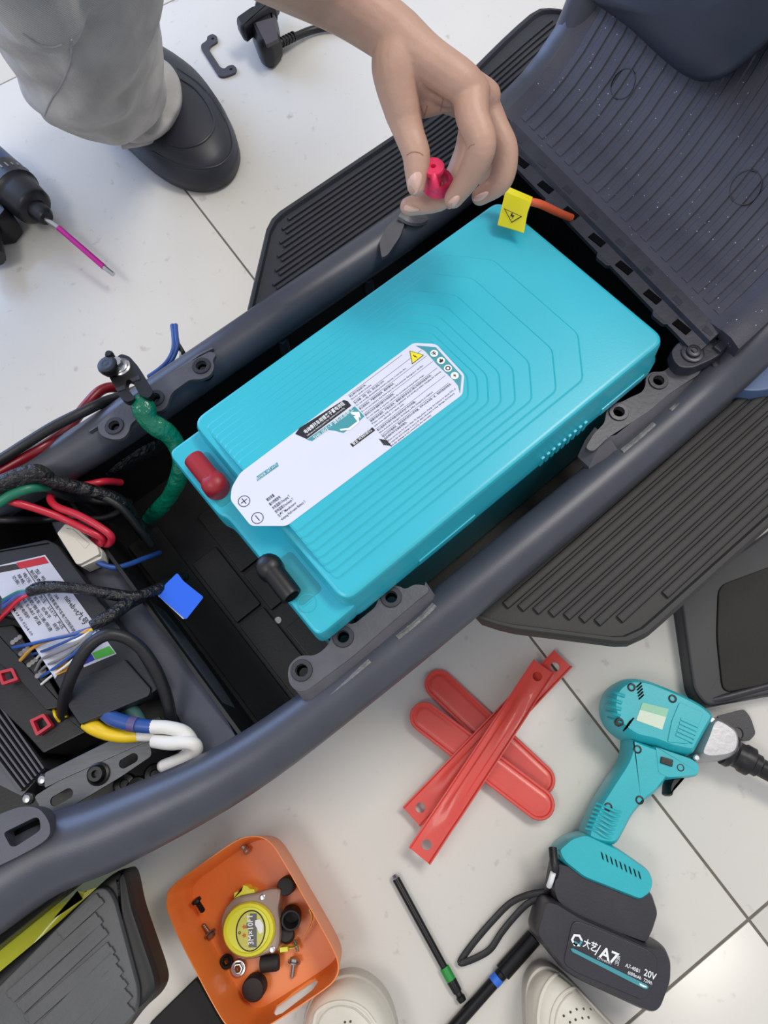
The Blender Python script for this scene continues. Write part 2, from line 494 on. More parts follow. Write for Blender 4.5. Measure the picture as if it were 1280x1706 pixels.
bracket(Q('Y2', [(545, 1040), (525, 1065), (520, 1100), (528, 1140), (560, 1168), (600, 1160), (780, 1025), (900, 920), (1040, 800), (1080, 772), (1070, 748), (1020, 742), (985, 764), (962, 750), (925, 745), (890, 762), (878, 800), (868, 832), (780, 902), (745, 892), (708, 902), (690, 932), (688, 972), (655, 1008), (620, 1026), (575, 1022)], zb), n1, zb,
        flange([(-0.066, 0.219), (-0.06, 0.2235), (-0.02, 0.2235), (0.04, 0.2235), (0.062, 0.222), (0.066, 0.219)], zb, 0.264, 0.014))
n2 = Q('F', [(1031, 687), (1097, 635)], zb)
bracket(Q('Z8', [(262, 735), (300, 670), (352, 618), (360, 560), (385, 530), (430, 523), (470, 500), (520, 480), (540, 450), (540, 405), (570, 382), (620, 385), (660, 350), (720, 330), (800, 330), (790, 390), (640, 490), (560, 560), (360, 690), (300, 750)], zb), n2, zb,
        flange([(0.262, 0.222), (0.275, 0.2275), (0.31, 0.2285), (0.36, 0.2285), (0.392, 0.226)], zb, 0.262, 0.012))
b = B(); loft(b, [SV([(0.238, 0.236, 0.262), (0.242, 0.226, 0.255), (0.242, 0.218, 0.262), (0.240, 0.232, 0.266)], 0), SV([(0.256, 0.242, 0.264), (0.256, 0.222, 0.25), (0.256, 0.212, 0.266), (0.256, 0.226, 0.272)], 0), SV([(0.27, 0.24, 0.265), (0.268, 0.224, 0.255), (0.268, 0.21, 0.272), (0.268, 0.228, 0.2755)], 0)])
mk('bracket_foot', b, M_brk, scooter)
n3 = Q('F', [(191, 710), (259, 664), (336, 610)], zb)
bracket(Q('Z4', [(452, 535), (462, 562), (485, 580), (530, 592), (575, 585), (600, 550), (605, 520), (640, 490), (700, 455), (740, 462), (775, 440), (785, 400), (800, 370), (880, 312), (930, 312), (975, 295), (995, 255), (985, 222), (1005, 195), (975, 180), (800, 275), (700, 335), (560, 425), (462, 512)], zb), n3, zb,
        flange([(-0.07, -0.080), (-0.06, -0.0795), (0.0, -0.0795), (0.05, -0.0795), (0.064, -0.077)], zb, 0.266, -0.010))
fo = Q('Y1', [(965, 350), (1000, 285), (1055, 235), (1070, 275), (1050, 330), (1000, 405), (975, 418)], 0.272)
bracket(fo, [], zb)
b = B(); tube(b, Q('Y1', [(1050, 240, 0.275), (1090, 262, 0.272), (1130, 262, 0.266), (1165, 240, 0.262)]), 0.006, 8, 4, squash=0.5); mk('weld_lip', b, M_brk, scooter)
# weld beads
for uvp in ([(-0.055, 0.238), (-0.03, 0.2385), (-0.008, 0.238)], [(0.02, 0.238), (0.042, 0.2385), (0.06, 0.237)], [(0.27, 0.241), (0.29, 0.2415), (0.31, 0.241)], [(0.33, 0.2415), (0.352, 0.2415)]):
    b = B(); tube(b, [S(u, v, 0.2675) for u, v in uvp], 0.0032, 8, 10); mk('weld_bead', b, M_weld, scooter)
# small studs seen inside the far side of the bay
for x, y in ((470, 566), (613, 465)):
    b = B(); lathe(b, P(x, y, 0.235), UP, [(0.006, -0.02), (0.006, 0), (0.0045, 0.002)], 12); mk('stud', b, M_nut, scooter)

# foot pads --------------------------------------------------------------
def foot_pad(stations, zlist, ribs, m, name):
    """stations: (inner (u,v), outer (u,v)) pairs along the pad"""
    pad = thing(name, None, None, (0, 0, 0)); pad.parent = scooter; pad.location = (0, 0, 0)
    return pad
def pad_surface(u_of, z_of, v0, v1, m, rm, name, us, nr, rib_h=0.0032, rib_frac=0.55, margin=0.012, endm=0.006):
    """slab between v0(u) and v1(u) with raised ribs along u"""
    b = B(); rings = []
    for u in us:
        a, c = v0(u), v1(u); z = z_of(u)
        s = 1 if c > a else -1
        rings.append([S(u, a, z), S(u, a, z - 0.012), S(u, c, z - 0.012), S(u, c, z + 0.001), S(u, c - s * 0.003, z + 0.004), S(u, c - s * 0.007, z + 0.004), S(u, c - s * 0.009, z)])
    loft(b, rings); pad = mk(name, b, m, scooter)
    for k in range(nr):
        f = (k + 0.5) / nr; rr = []
        vv0 = min(v0(u) for u in us) if v1(us[0]) > v0(us[0]) else max(v0(u) for u in us)
        for u in us:
            a, c = v0(u), v1(u)
            base = [v0(us[len(us) // 2]), v1(us[len(us) // 2])]
            s = 1 if c > a else -1
            vm = base[0] + (base[1] - s * margin - base[0]) * f
            w = abs(base[1] - base[0]) / nr * rib_frac / 2
            lo, hi = min(a, c), max(a, c)
            if vm - w < lo + 0.001 or vm + w > hi - margin * 0.8 * (1 if s > 0 else 0) - 0.001: continue
            if s < 0 and vm - w < lo + margin * 0.8: continue
            z = z_of(u)
            rr.append([S(u, vm - w, z - 0.0005), S(u, vm - w * 0.75, z + rib_h * 0.8), S(u, vm - w * 0.4, z + rib_h), S(u, vm + w * 0.4, z + rib_h), S(u, vm + w * 0.75, z + rib_h * 0.8), S(u, vm + w, z - 0.0005)])
        if len(rr) > 2:
            rr = rr[1:-1] if len(rr) > 4 else rr
            b = B(); loft(b, rr); mk('rib', b, rm, pad)
    return pad
def ss(a, b, x):
    t = max(0, min(1, (x - a) / (b - a))); return t * t * (3 - 2 * t)
# far pad: inner line v=-0.1, outer v=-0.195; the near end is slanted
us = [0.122 + 0.0125 * k for k in range(9)] + [0.24 + 0.022 * k for k in range(17)] + [0.602, 0.61, 0.616, 0.622]
def fv1(u):
    if u < 0.20: return -0.112 - (u - 0.118) / 0.082 * 0.075
    if u < 0.215: return -0.187 - (u - 0.20) / 0.015 * 0.007
    if u > 0.595: return -0.204 + ((u - 0.595) / 0.027) ** 2 * 0.03
    return -0.194 - 0.01 * ss(0.4, 0.6, u)
def fz(u): return 0.24 + 0.030 * ss(0.40, 0.64, u)
pad_far = pad_surface(None, fz, lambda u: -0.1, fv1, M_rubF, M_rubF, 'foot_pad', us, 13, rib_h=0.0028)
us = [0.088 + 0.008 * k for k in range(13)] + [0.20 + 0.02 * k for k in range(25)]
def nv1(u):
    if u < 0.10: return 0.268 + (u - 0.088) / 0.012 * 0.02
    if u < 0.165: return 0.288 + (u - 0.10) / 0.065 * 0.072
    if u < 0.185: return 0.360 + (u - 0.165) / 0.02 * 0.006
    return 0.366 + (u - 0.185) * 0.015
pad_near = pad_surface(None, lambda u: 0.229 + 0.03 * ss(0.45, 0.62, u), lambda u: 0.255, nv1, M_rub, M_rub, 'foot_pad', us, 10, rib_h=0.003, rib_frac=0.74)

# ribbed leg-shield mat ---------------------------------------------------
PROF = [(0.0, 0.298), (0.02, 0.302), (0.04, 0.309), (0.06, 0.320), (0.08, 0.336), (0.10, 0.360), (0.118, 0.395), (0.132, 0.44), (0.144, 0.50), (0.154, 0.57), (0.166, 0.66), (0.18, 0.78)]
def mat_z(d):
    for (a, za), (c, zc) in zip(PROF, PROF[1:]):
        if d <= c: return za + (zc - za) * (d - a) / (c - a)
    return PROF[-1][1]
VM0, VM1 = -0.088, 0.222
def u_start(v): return 0.437 - (v + 0.077) * 0.125
def mat_pt(v, d, off=0.0):
    # off along the local normal
    e = 0.002; dz = (mat_z(d + e) - mat_z(max(d - e, 0))) / (2 * e if d > e else e)
    n = Vector((-dz, 1.0)); n.normalize()
    return S(u_start(v) + d + n.x * off, v, mat_z(d) + n.y * off)
ds = [c[0] for c in PROF]
dd = [x.x for x in cr([Vector((c, 0)) for c in ds], 4)]
b = B()
rings = []
for d in dd:
    rings.append([mat_pt(VM0 + (VM1 - VM0) * k / 24, d, 0.004 if k in (0, 24) else 0) for k in range(25)] + [mat_pt(VM0 + (VM1 - VM0) * k / 24, d, -0.006) for k in range(24, -1, -1)])
loft(b, rings)
shield = mk('leg_shield_mat', b, M_mat, scooter)
nrib = 21
for k in range(nrib):
    v = VM0 + 0.012 + (VM1 - VM0 - 0.02) * (k + 0.5) / nrib
    w = (VM1 - VM0) / nrib * 0.34
    b = B(); rr = []
    for d in dd[2:]:
        h = 0.0012 * min(1, d / 0.02)
        rr.append([mat_pt(v - w, d, -0.0004), mat_pt(v - w * 0.7, d, h), mat_pt(v + w * 0.7, d, h), mat_pt(v + w, d, -0.0004)])
    loft(b, rr); mk('rib', b, M_mat, shield)
def mat_ring(cx, cy, rv, rd, name):
    # find the mat point seen at the pixel
    best = None
    for i in range(60):
        for j in range(60):
            v = VM0 + (VM1 - VM0) * i / 59; d = 0.15 * j / 59
            p = mat_pt(v, d) - CAM_O; t = p.dot(FWD)
            e = (640 + F_PX * p.dot(CAM_R) / t - cx) ** 2 + (853 - F_PX * p.dot(CAM_U) / t - cy) ** 2
            if best is None or e < best[0]: best = (e, v, d)
    _, v, d = best
    b = B(); n = 28; vs = []
    for k in range(n):
        a = 2 * math.pi * k / n
        vs.append([mat_pt(v + q * rv * math.cos(a), d + q * rd * math.sin(a) * 0.8, h) for q, h in ((1.0, 0.0), (0.98, 0.0018), (0.93, 0.0018), (0.91, 0.0))])
    vs.append(vs[0]); loft(b, vs, cap0=False, cap1=False); mk(name, b, M_strip, shield)
mat_ring(1038, 141, 0.0125, 0.0115, 'round_cap_mark')
mat_ring(1243, 313, 0.0135, 0.012, 'round_cap_mark')
# clip strip in front of the mat
b = B(); rr = []
for k in range(21):
    v = VM0 + (VM1 - VM0) * k / 20; u = u_start(v)
    rr.append([S(u - 0.027, v, 0.288), S(u - 0.027, v, 0.292), S(u - 0.014, v, 0.293), S(u - 0.012, v, 0.297), S(u + 0.002, v, 0.2985), S(u + 0.002, v, 0.288)])
loft(b, rr); strip = mk('clip_strip', b, M_strip, scooter)
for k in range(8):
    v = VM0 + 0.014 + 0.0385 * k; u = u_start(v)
    b = B(); box(b, S(u - 0.019, v, 0.2922), AX, VX, UP, 0.0036, 0.008, 0.0012, 0.0003); mk('clip_slot_shade', b, M_hole_shade, strip)  # solid black box, painted as the shade of an open slot
    b = B(); box(b, S(u - 0.008, v + 0.019, 0.297), AX, VX, UP, 0.004, 0.005, 0.0008, 0.0004); mk('clip_tab', b, M_strip, strip)
    if k in (2, 4, 6):
        b = B(); prism(b, rounded(SV([(u - 0.026, v + 0.008), (u - 0.033, v + 0.013), (u - 0.033, v + 0.026), (u - 0.026, v + 0.031)], 0.292), 0.002), 0.004, 0.0006); mk('clip_tongue', b, M_strip, strip)
# skirts closing the front box under the strip
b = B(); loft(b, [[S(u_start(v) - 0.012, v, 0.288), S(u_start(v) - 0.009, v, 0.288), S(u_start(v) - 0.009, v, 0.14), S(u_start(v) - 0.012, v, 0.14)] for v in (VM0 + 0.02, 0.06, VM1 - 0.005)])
mk('front_wall', b, M_hole_shade, scooter)
# grey borders of the mat: far side strip and near side cheek
def border(v, w, off, name, m, d0=0):
    b = B(); rr = []
    for d in dd[d0:]:
        rr.append([mat_pt(v, d, off + 0.003), mat_pt(v + w * 0.5, d, off + 0.005), mat_pt(v + w, d, off + 0.001), mat_pt(v + w, d, -0.02), mat_pt(v, d, -0.02)])
    loft(b, rr); mk(name, b, m, scooter)
border(VM0 - 0.0, -0.02, 0.001, 'side_trim', M_rail)
border(VM1, 0.022, 0.002, 'side_trim', M_mat)
# clip housing with hex bolt at the near corner
hb = Q('Z8', [(655, 290), (680, 255), (760, 200), (830, 165), (900, 225), (930, 250), (890, 300), (840, 330), (760, 365), (700, 365), (668, 335)], 0.288)
b = B(); prism(b, rounded(hb, 0.004), 0.012, 0.0015); clip = mk('corner_clip', b, M_strip, scooter)
bc = P(*px('Z8', 755, 297), 0.2885)
b = B(); lathe(b, bc, UP, [(0.0098, -0.002), (0.0098, 0.001), (0.0085, 0.0016), (0.0065, 0.0016), (0.006, 0.004), (0.0045, 0.0046), (0.0030, 0.0046), (0.0028, 0.002)], 24); mk('socket_bolt', b, M_nut, clip)
b = B(); box(b, P(*px('Z8', 845, 202), 0.2885), VX, AX, UP, 0.0085, 0.0028, 0.0008); mk('clip_slot_shade', b, M_hole_shade, clip)  # slot shade painted as a black box
b = B(); box(b, P(*px('Z8', 900, 255), 0.288), VX, AX, UP, 0.004, 0.011, 0.003, 0.001); mk('clip_tab', b, M_strip, clip)
b = B(); lathe(b, P(*px('Z8', 865, 352), 0.274), UP, [(0.006, -0.004), (0.006, 0.004), (0.004, 0.006)], 12); mk('clip_pin', b, M_strip, clip)
# blue-grey plate below the rail at the right
b = B(); prism(b, rounded(Q('F', [(1222, 640), (1300, 590), (1330, 640), (1262, 652), (1236, 650)], 0.245), 0.008), 0.02, 0.002); mk('side_cover', b, mat('blue_grey_cover', (88, 110, 150), 0.4), scooter)
# glossy inner shield panel
gp = [(968, -22), (982, 0), (1015, 22), (1050, 47), (1100, 95), (1130, 120), (1163, 137), (1197, 135), (1233, 113), (1285, 68), (1330, 20), (1350, -60), (1200, -110), (1040, -90)]
def mat_hit(x, y, lift):
    d = ray(x, y).normalized()
    def g(t):
        p = CAM_O + d * t; w = p - C0; u, v = w.dot(AX), w.dot(VX)
        return p.z - mat_z(max(0, u - u_start(v))) if u - u_start(v) < 0.18 else -1
    t = 0.3
    while g(t) > 0 and t < 2.0: t += 0.002
    return CAM_O + d * (t - lift)
go = rounded([mat_hit(x, y, 0.03) for x, y in gp], 0.012, 4)
gc = sum(go, Vector()) / len(go)
b = B(); rings = []
nrm = (CAM_O - gc).normalized()
for k, (s, h) in enumerate(((1.0, -0.022), (1.008, -0.004), (0.998, 0.001), (0.97, 0.004), (0.9, 0.007), (0.6, 0.011), (0.2, 0.012))):
    rings.append([gc + (p - gc) * s + nrm * h for p in go])
loft(b, rings); mk('inner_shield_panel', b, M_gloss, scooter)
# ------------------------------------------------------------------ battery pack
M_teal = mat('teal_battery_plastic', (50, 180, 200), 0.3, var=0.03, vscale=12, bump=0.04, bscale=700)
M_lab = mat('pale_lilac_label', (214, 218, 236), 0.42, var=0.01)
M_labT = mat('label_teal_print', (64, 150, 162), 0.42, var=0.01)
M_ink = mat('black_ink', (22, 24, 34), 0.5, var=0.01)
M_white = mat('white_print', (240, 244, 248), 0.45, var=0.01)
M_ylw = mat('warning_yellow', (238, 224, 30), 0.42, var=0.03)
M_redb = mat('dark_red_rubber', (150, 24, 40), 0.42, var=0.06)
ZL = 0.322
batt = thing('battery_pack', 'large teal battery pack with stepped contour lid in the scooter floor bay', 'battery', S(0.16, 0.1, 0.1345))
BW, BL = 0.204, 0.346
b = B()
lo = rounded(SV([(0, 0), (0, BW), (BL, BW), (BL, 0)], ZL), 0.014, 6)
rings = [[p - UP * 0.187 for p in inset(lo, 0.011)], [p - UP * 0.046 for p in inset(lo, 0.011)], [p - UP * 0.0455 for p in inset(lo, 0.001)], [p - UP * 0.044 for p in inset(lo, -0.002)], [p - UP * 0.03 for p in inset(lo, -0.002)],
         [p - UP * 0.026 for p in inset(lo, 0.0)], [p - UP * 0.006 for p in inset(lo, 0.001)], [p - UP * 0.002 for p in inset(lo, 0.0025)], inset(lo, 0.006)]
loft(b, rings); mk('lid', b, M_teal, batt)
# stepped contours (nested plates, each a little higher)
def puv(x, y, z):
    w = P(x, y, z) - C0; return w.dot(AX), w.dot(VX)
def r6(i):  # right end, chamfer sizes
    return i
ends = [0.2935, 0.2665, 0.2435, 0.229, 0.2175, 0.208, 0.201, 0.195]
vt = [0.0145 + 0.0066 * i for i in range(8)]
vb = [BW - 0.0185 - 0.0066 * i for i in range(8)]
ch = [0.036, 0.032, 0.029, 0.026, 0.0235, 0.021, 0.019, 0.017]
zc = ZL
for i in range(8):
    o = SV([(0.007, vt[i]), (0.007, vb[i]), (ends[i] - ch[i] * 0.8, vb[i]), (ends[i], vb[i] - ch[i] * 0.95), (ends[i], vt[i] + ch[i] * 0.95), (ends[i] - ch[i] * 0.8, vt[i])], ZL + 0.0010 * i)
    ro = rounded(o, 0.005, 3); b = B()
    loft(b, [[p - UP * 0.0012 for p in ro], ro, [p + UP * 0.0010 for p in inset(ro, 0.0016)]])
    mk('contour_step', b, M_teal, batt, ang=15)
ZT = ZL + 0.0010 * 8
# clip ribs on the long skirt
for k in range(9):
    b = B(); box(b, S(0.205 + 0.0062 * k, BW + 0.0005, ZL - 0.036), AX, VX, UP, 0.0018, 0.0030, 0.007, 0.0006); mk('skirt_rib', b, M_teal, batt)
b = B(); box(b, S(0.30, BW + 0.001, ZL - 0.036), AX, VX, UP, 0.026, 0.0022, 0.005, 0.0008); mk('skirt_latch', b, M_teal, batt)
b = B(); box(b, S(0.10, BW + 0.001, ZL - 0.036), AX, VX, UP, 0.03, 0.0022, 0.005, 0.0008); mk('skirt_latch', b, M_teal, batt)
# terminal shelf; two flat plates carry the recess shade in darker teal
zs = 0.303
b = B()
sh = rounded(SV([(-0.029, 0.0), (-0.029, 0.075), (-0.025, 0.082), (-0.025, 0.128), (-0.029, 0.134), (-0.029, 0.205), (0.012, 0.205), (0.012, 0.0)], zs), 0.008, 4)
loft(b, [[p - UP * 0.168 for p in inset(sh, 0.0072)], [p - UP * 0.0275 for p in inset(sh, 0.0072)], [p - UP * 0.026 for p in sh], [p - UP * 0.006 for p in sh], [p - UP * 0.0018 for p in inset(sh, 0.0012)], inset(sh, 0.004)])
shelf = mk('terminal_shelf', b, M_teal, batt)
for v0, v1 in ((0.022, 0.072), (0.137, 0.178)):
    b = B(); prism(b, rounded(SV([(-0.024, v0), (-0.024, v1), (-0.0025, v1), (-0.0025, v0)], zs + 0.0003), 0.004), 0.002, 0.0002); mk('recess_shade', b, mat('shadow_teal_recess', (40, 150, 165), 0.5), shelf)
def boot(c0, c1, m, name):
    t = (c1 - c0).normalized()
    b = B(); tube(b, [c0, c0 + t * 0.003, c1 - t * 0.004, c1], [0.0078, 0.0086, 0.0086, 0.008], 18, 4)
    lathe(b, c1 - UP * 0.009, UP, [(0.0105, 0), (0.0105, 0.010), (0.0098, 0.0135), (0.0078, 0.0162), (0.004, 0.0175), (0.0005, 0.018)], 20)
    o = mk(name, b, m, batt)
    b = B(); lathe(b, c0 - t * 0.0004, -t, [(0.0058, 0), (0.0058, 0.0004)], 16); mk('boot_mouth_shade', b, M_hole_shade, o)  # black disc paints the dark inside of the boot opening
    return o
boot(P(322, 763, 0.313), P(357, 806, 0.313), M_redb, 'positive_terminal_boot')
boot(P(487, 994, 0.313), P(449, 945, 0.313), M_blackp, 'negative_terminal_boot')
b = B(); cc = S(-0.004, 0.178, zs); annulus(b, P(512, 1005, zs) - UP * 0.0002, UP, 0.0075, 0.0068, 0.0006, 24)
box(b, P(512, 1005, zs + 0.0003), AX, VX, UP, 0.004, 0.0005, 0.0002); mk('minus_mark', b, M_teal, shelf)

# sticker on the lid ------------------------------------------------------
LBL = [(689, 571), (727, 573), (774, 624), (771, 657), (478, 876), (418, 876), (384, 833), (386, 812), (400, 788)]
lo = [S(*puv(x, y, ZT + 0.0004), ZT + 0.0004) for x, y in LBL]
b = B(); prism(b, rounded(lo, 0.003, 3), 0.0006, 0.0001); label_o = mk('label_sticker', b, M_lab, batt)
zt = ZT + 0.0006
def L(x, y, Z='Y3', dz=0.0): # point of the sticker seen at a zoom pixel
    a, c = px(Z, x, y); return P(a, c, zt + dz)
XD = (L(1000, 520) - L(560, 820)); XD.z = 0; XD = AX.copy()
YD = -VX
ZM['W'] = (0, 0, 1)
ink = B(); whi = B(); tea = B(); blk = B()
# teal corner block with four round symbols
poly(tea, [L(x, y) for x, y in ((708, 84), (885, 97), (1117, 350), (1102, 512), (1085, 440), (1040, 385), (900, 255), (790, 130))])
for k, (x, y) in enumerate(((872, 153), (933, 217), (995, 285), (1055, 350))):
    c = L(x, y, dz=0.0002)
    wb = B(); poly(wb, circ(c, AX, VX, 0.0033, 18)); mk('symbol_disc', wb, M_white, label_o, smooth=False)
    t = UP * 0.0002
    if k == 0:
        for a in (0.0, 0.0014):
            poly(ink, [c + t + AX * (x2 * 0.0012) + YD * (y2 * 0.0012) + AX * a * 0 for x2, y2 in ((-1.6, -0.4 + a * 900), (1.4, -0.4 + a * 900), (1.4, 0.1 + a * 900), (-1.6, 0.1 + a * 900))])
        poly(ink, [c + t + AX * (x2 * 0.0012) + YD * (y2 * 0.0012) for x2, y2 in ((-0.3, -1.6), (0.3, -1.6), (0.3, 0.8), (-0.3, 0.8))])
    elif k == 1:
        poly(ink, [c + t + AX * (x2 * 0.0012) + YD * (y2 * 0.0012) for x2, y2 in ((-1.5, -1.2), (1.0, -1.4), (1.6, 0.2), (0.6, 0.4), (0.5, 1.5), (-0.2, 1.4), (-0.4, 0.4), (-1.5, 0.5))])
    elif k == 2:
        annulus(ink, c + t * 0.5, UP, 0.0022, 0.0013, 0.0001, 10)
    else:
        poly(ink, [c + t + AX * (x2 * 0.0012) + YD * (y2 * 0.0012) for x2, y2 in ((0.6, 1.7), (-1.2, -0.2), (-0.1, -0.2), (-0.6, -1.7), (1.2, 0.3), (0.1, 0.3))])
# yellow hazard triangle
tri = B(); ty = [L(660, 135, dz=0.0003), L(772, 168, dz=0.0003), L(680, 240, dz=0.0003)]
tri.faces.new([tri.verts.new(p) for p in ty])
cen = sum(ty, Vector()) / 3
poly(ink, [cen + (p - cen) * 1.14 - UP * 0.0001 for p in ty])
for pts in (((-0.5, 2.0), (0.2, 2.0), (0.0, 0.3), (0.9, 0.5), (0.2, -2.2), (-0.2, -0.2), (-0.9, -0.4)),):
    poly(ink, [cen + UP * 0.0002 + AX * x2 * 0.0009 + YD * y2 * 0.0011 for x2, y2 in pts])
# rules and warning lines
def rule(x0, y0, x1, y1):
    a = L(x0, y0) + YD * 0.0026; c = a + AX * (L(x1, y1) - L(x0, y0)).dot(AX); w = 0.00012
    poly(ink, [a + YD * w, c + YD * w, c - YD * w, a - YD * w])
for p in ((125, 545, 640, 218), (168, 602, 815, 176), (215, 655, 862, 230), (262, 712, 912, 280), (310, 765, 972, 352), (372, 845, 1028, 404), (418, 900, 1028, 440)):
    rule(*p)
RX = lambda p0, p1: (p1 - p0)
def tl(s, x0, y0, x1, y1, size, bm=None, bold=0.004, Z='Y3', dz=0.0):
    """one line of lettering from pixel (x0, y0) to (x1, y1), squeezed to fit"""
    a, c = L(x0, y0, Z, dz), L(x1, y1, Z, dz)
    w = (c - a).dot(AX); d = AX.copy(); n = YD.copy()
    if bm is whi:
        q = B(); text(q, s, a, d, n, size, bold, width=w, res=1); mk('white_lettering', q, M_white, label_o, smooth=False)
    else: text(ink, s, a, d, n, size, bold, width=w, res=1)
SZ = 0.0022
tl('禁止用于电动自行车。', 125, 545, 278, 442, SZ)
tl('Not for electric bicycles.', 140, 568, 322, 438, SZ * 0.95)
tl('禁止拆解、改装、挤压、刺扎或投入火中。', 168, 602, 440, 405, SZ)
tl('Do not modify,disassemble,puncture,squeeze or put into fire.', 185, 622, 632, 290, SZ * 0.95)
tl('禁止使用浸水、严重摔损或破损、漏液的蓄电池。', 215, 655, 528, 430, SZ)
tl('Do not use battery that have been flooded,severely damaged,or swollen.', 232, 678, 785, 265, SZ * 0.95)
tl('请勿在允许的温度范围外充电或使用。', 262, 712, 528, 520, SZ)
tl('Do not charge or operate outside the permitted temperature range.', 278, 735, 790, 350, SZ * 0.95)
tl('请遵守相关规定，严禁在室内、楼梯走道及安全出口等公共场所存放或充电。', 310, 765, 862, 358, SZ)
tl('Please comply with relevant regulations and strictly prohibit charging the battery', 325, 785, 945, 325, SZ * 0.95)
tl('indoors,in stairwells or safety exits.', 345, 806, 610, 605, SZ * 0.95)
tl('禁止使用非专用充电器(包括电动自行车充电器)。', 372, 845, 718, 585, SZ)
tl('Non-dedicated chargers (including e-bike chargers) prohibited.', 390, 865, 868, 500, SZ * 0.95)
tl('超过30天不使用时，请将电池充至约50%的电量，并每30天补充电一次，否则可能损坏电池，', 418, 900, 1035, 432, SZ)
tl('且此种损坏不在保修范围内。', 435, 922, 640, 770, SZ)
tl('When not in use for more than 30 days,please charge the battery to about 50% of', 455, 945, 1068, 470, SZ * 0.95)
tl('its capacity and recharge it every 30 days,otherwise it may damage the battery', 472, 965, 1060, 515, SZ * 0.95)
tl('and this damage is not covered by the warranty.', 488, 985, 852, 705, SZ * 0.95)
# left half: black headline, teal arrow panel, warning box
def quad(bm, pts, Z, dz=0.0):
    if bm is tea or (bm is whi):
        q = B(); poly(q, [L(x, y, Z, dz) for x, y in pts]); mk('teal_panel' if bm is tea else 'up_arrow', q, M_labT if bm is tea else M_white, label_o, smooth=False)
    else: poly(bm, [L(x, y, Z, dz) for x, y in pts])
quad(blk, ((512, 196), (545, 150), (880, -62), (910, -55), (940, -20), (600, 235)), 'Y4')
tl('电动摩托车用锂离子蓄电池组', 590, 196, 900, -22, 0.0043, whi, 0.012, 'Y4', 0.0002)
tl('Lithium-ion battery packs for electric motorcycles', 606, 215, 900, 12, 0.0022, whi, 0.0, 'Y4', 0.0002)
quad(tea, ((600, 240), (965, -15), (1040, 62), (985, 110), (880, 188), (855, 182), (820, 172), (760, 165), (640, 250)), 'Y4')
tl('THIS SIDE UP 请将此面朝上', 660, 238, 960, 15, 0.0038, whi, 0.004, 'Y4', 0.0002)
quad(whi, ((850, 160), (920, 150), (985, 100), (955, 62), (975, 58), (940, 45), (935, 30), (1000, 28), (1012, 78), (996, 64), (1000, 105), (930, 165), (860, 172)), 'Y4', 0.0002)
quad(blk, ((930, 272), (1100, 145), (1122, 168), (950, 296)), 'Y4')
tl('警告 WARNING', 955, 283, 1105, 178, 0.0036, whi, 0.004, 'Y4', 0.0002)
for k in range(7):
    x = 1150 + k * 9; y = 240 - k * 0.2
    quad(ink, ((x, y - 6 + k * 2), (x + (5 if k % 2 else 3), y - 10 + k * 2), (x + 38 + (5 if k % 2 else 3), y + 40 + k), (x + 38, y + 44 + k)), 'Y4')
# rated data
quad(tea, ((218, 520), (375, 412), (385, 440), (222, 556)), 'Y4')
tl('执行标准: GB/T 36672', 226, 548, 380, 438, 0.0028, whi, 0.0, 'Y4', 0.0002)
data = [('额定容量', 302, 720 - 70), ('最大持续放电', 322, 752 - 68), ('充电温度/Charging T', 345, 778 - 65), ('放电温度/Discharge T', 366, 803 - 62), ('生产厂/Manufacturer:', 388, 831 - 61), ('Guiyang FinDreams Battery C', 410, 856 - 60)]
for k, (s, x, y) in enumerate(data):
    x0, y0 = x, y + 60
    ln = min(300, 12.0 * sum(2 if ord(ch_) > 255 else 1 for ch_ in s) * 0.72)
    tl(s, x0, y0, x0 + ln * 0.81, y0 - ln * 0.585, 0.0031, None, 0.008, 'Y4')
# plus and minus rings
for x, y, plus in ((122, 708, True), (224, 836, False)):
    c = L(x, y, 'Y4'); annulus(ink, c - UP * 0.0001, UP, 0.0047, 0.0042, 0.0002, 28)
    poly(ink, [c + UP * 0.0001 + AX * a + VX * q for a, q in ((-0.0003, -0.0028), (0.0003, -0.0028), (0.0003, 0.0028), (-0.0003, 0.0028))])
    if plus: poly(ink, [c + UP * 0.0001 + AX * a + VX * q for a, q in ((-0.0028, -0.0003), (-0.0028, 0.0003), (0.0028, 0.0003), (0.0028, -0.0003))])
mk('teal_corner', tea, M_labT, label_o, smooth=False); mk('black_blocks', blk, M_ink, label_o, smooth=False)
mk('lettering', ink, M_ink, label_o, smooth=False); whi.free()
mk('hazard_triangle', tri, M_ylw, label_o, smooth=False)

# orange cable with yellow warning flag ------------------------------------
M_org = mat('orange_cable', (236, 104, 66), 0.4, var=0.03)
oc = thing('orange_cable', 'orange cable with folded yellow warning flag beside the teal battery corner', 'cable', P(870, 345, 0.33))
b = B(); tube(b, Q('F', [(800, 300, 0.352), (838, 317, 0.345), (872, 333, 0.342), (900, 340, 0.336), (930, 354, 0.312), (955, 364, 0.288), (978, 371, 0.268), (1000, 374, 0.25)]), 0.0036, 12, 6); mk('cable_jacket', b, M_org, oc)
fl = Q('Y5', [(1058, 815), (1228, 888), (1215, 925), (1165, 1142), (980, 1085), (1030, 850)], 0.345)
b = B()
f0 = Q('Y5', [(1056, 815, 0.3475), (1090, 830, 0.349), (1150, 855, 0.349), (1228, 888, 0.3465)])
f1 = Q('Y5', [(1034, 850, 0.3505), (1075, 870, 0.3515), (1140, 895, 0.3515), (1216, 930, 0.3495)])
f2 = Q('Y5', [(1012, 940, 0.3445), (1060, 955, 0.3455), (1130, 975, 0.3455), (1192, 1000, 0.3445)])
f3 = Q('Y5', [(978, 1085, 0.333), (1030, 1100, 0.3325), (1100, 1120, 0.3325), (1166, 1143, 0.333)])
th = UP * 0.0007
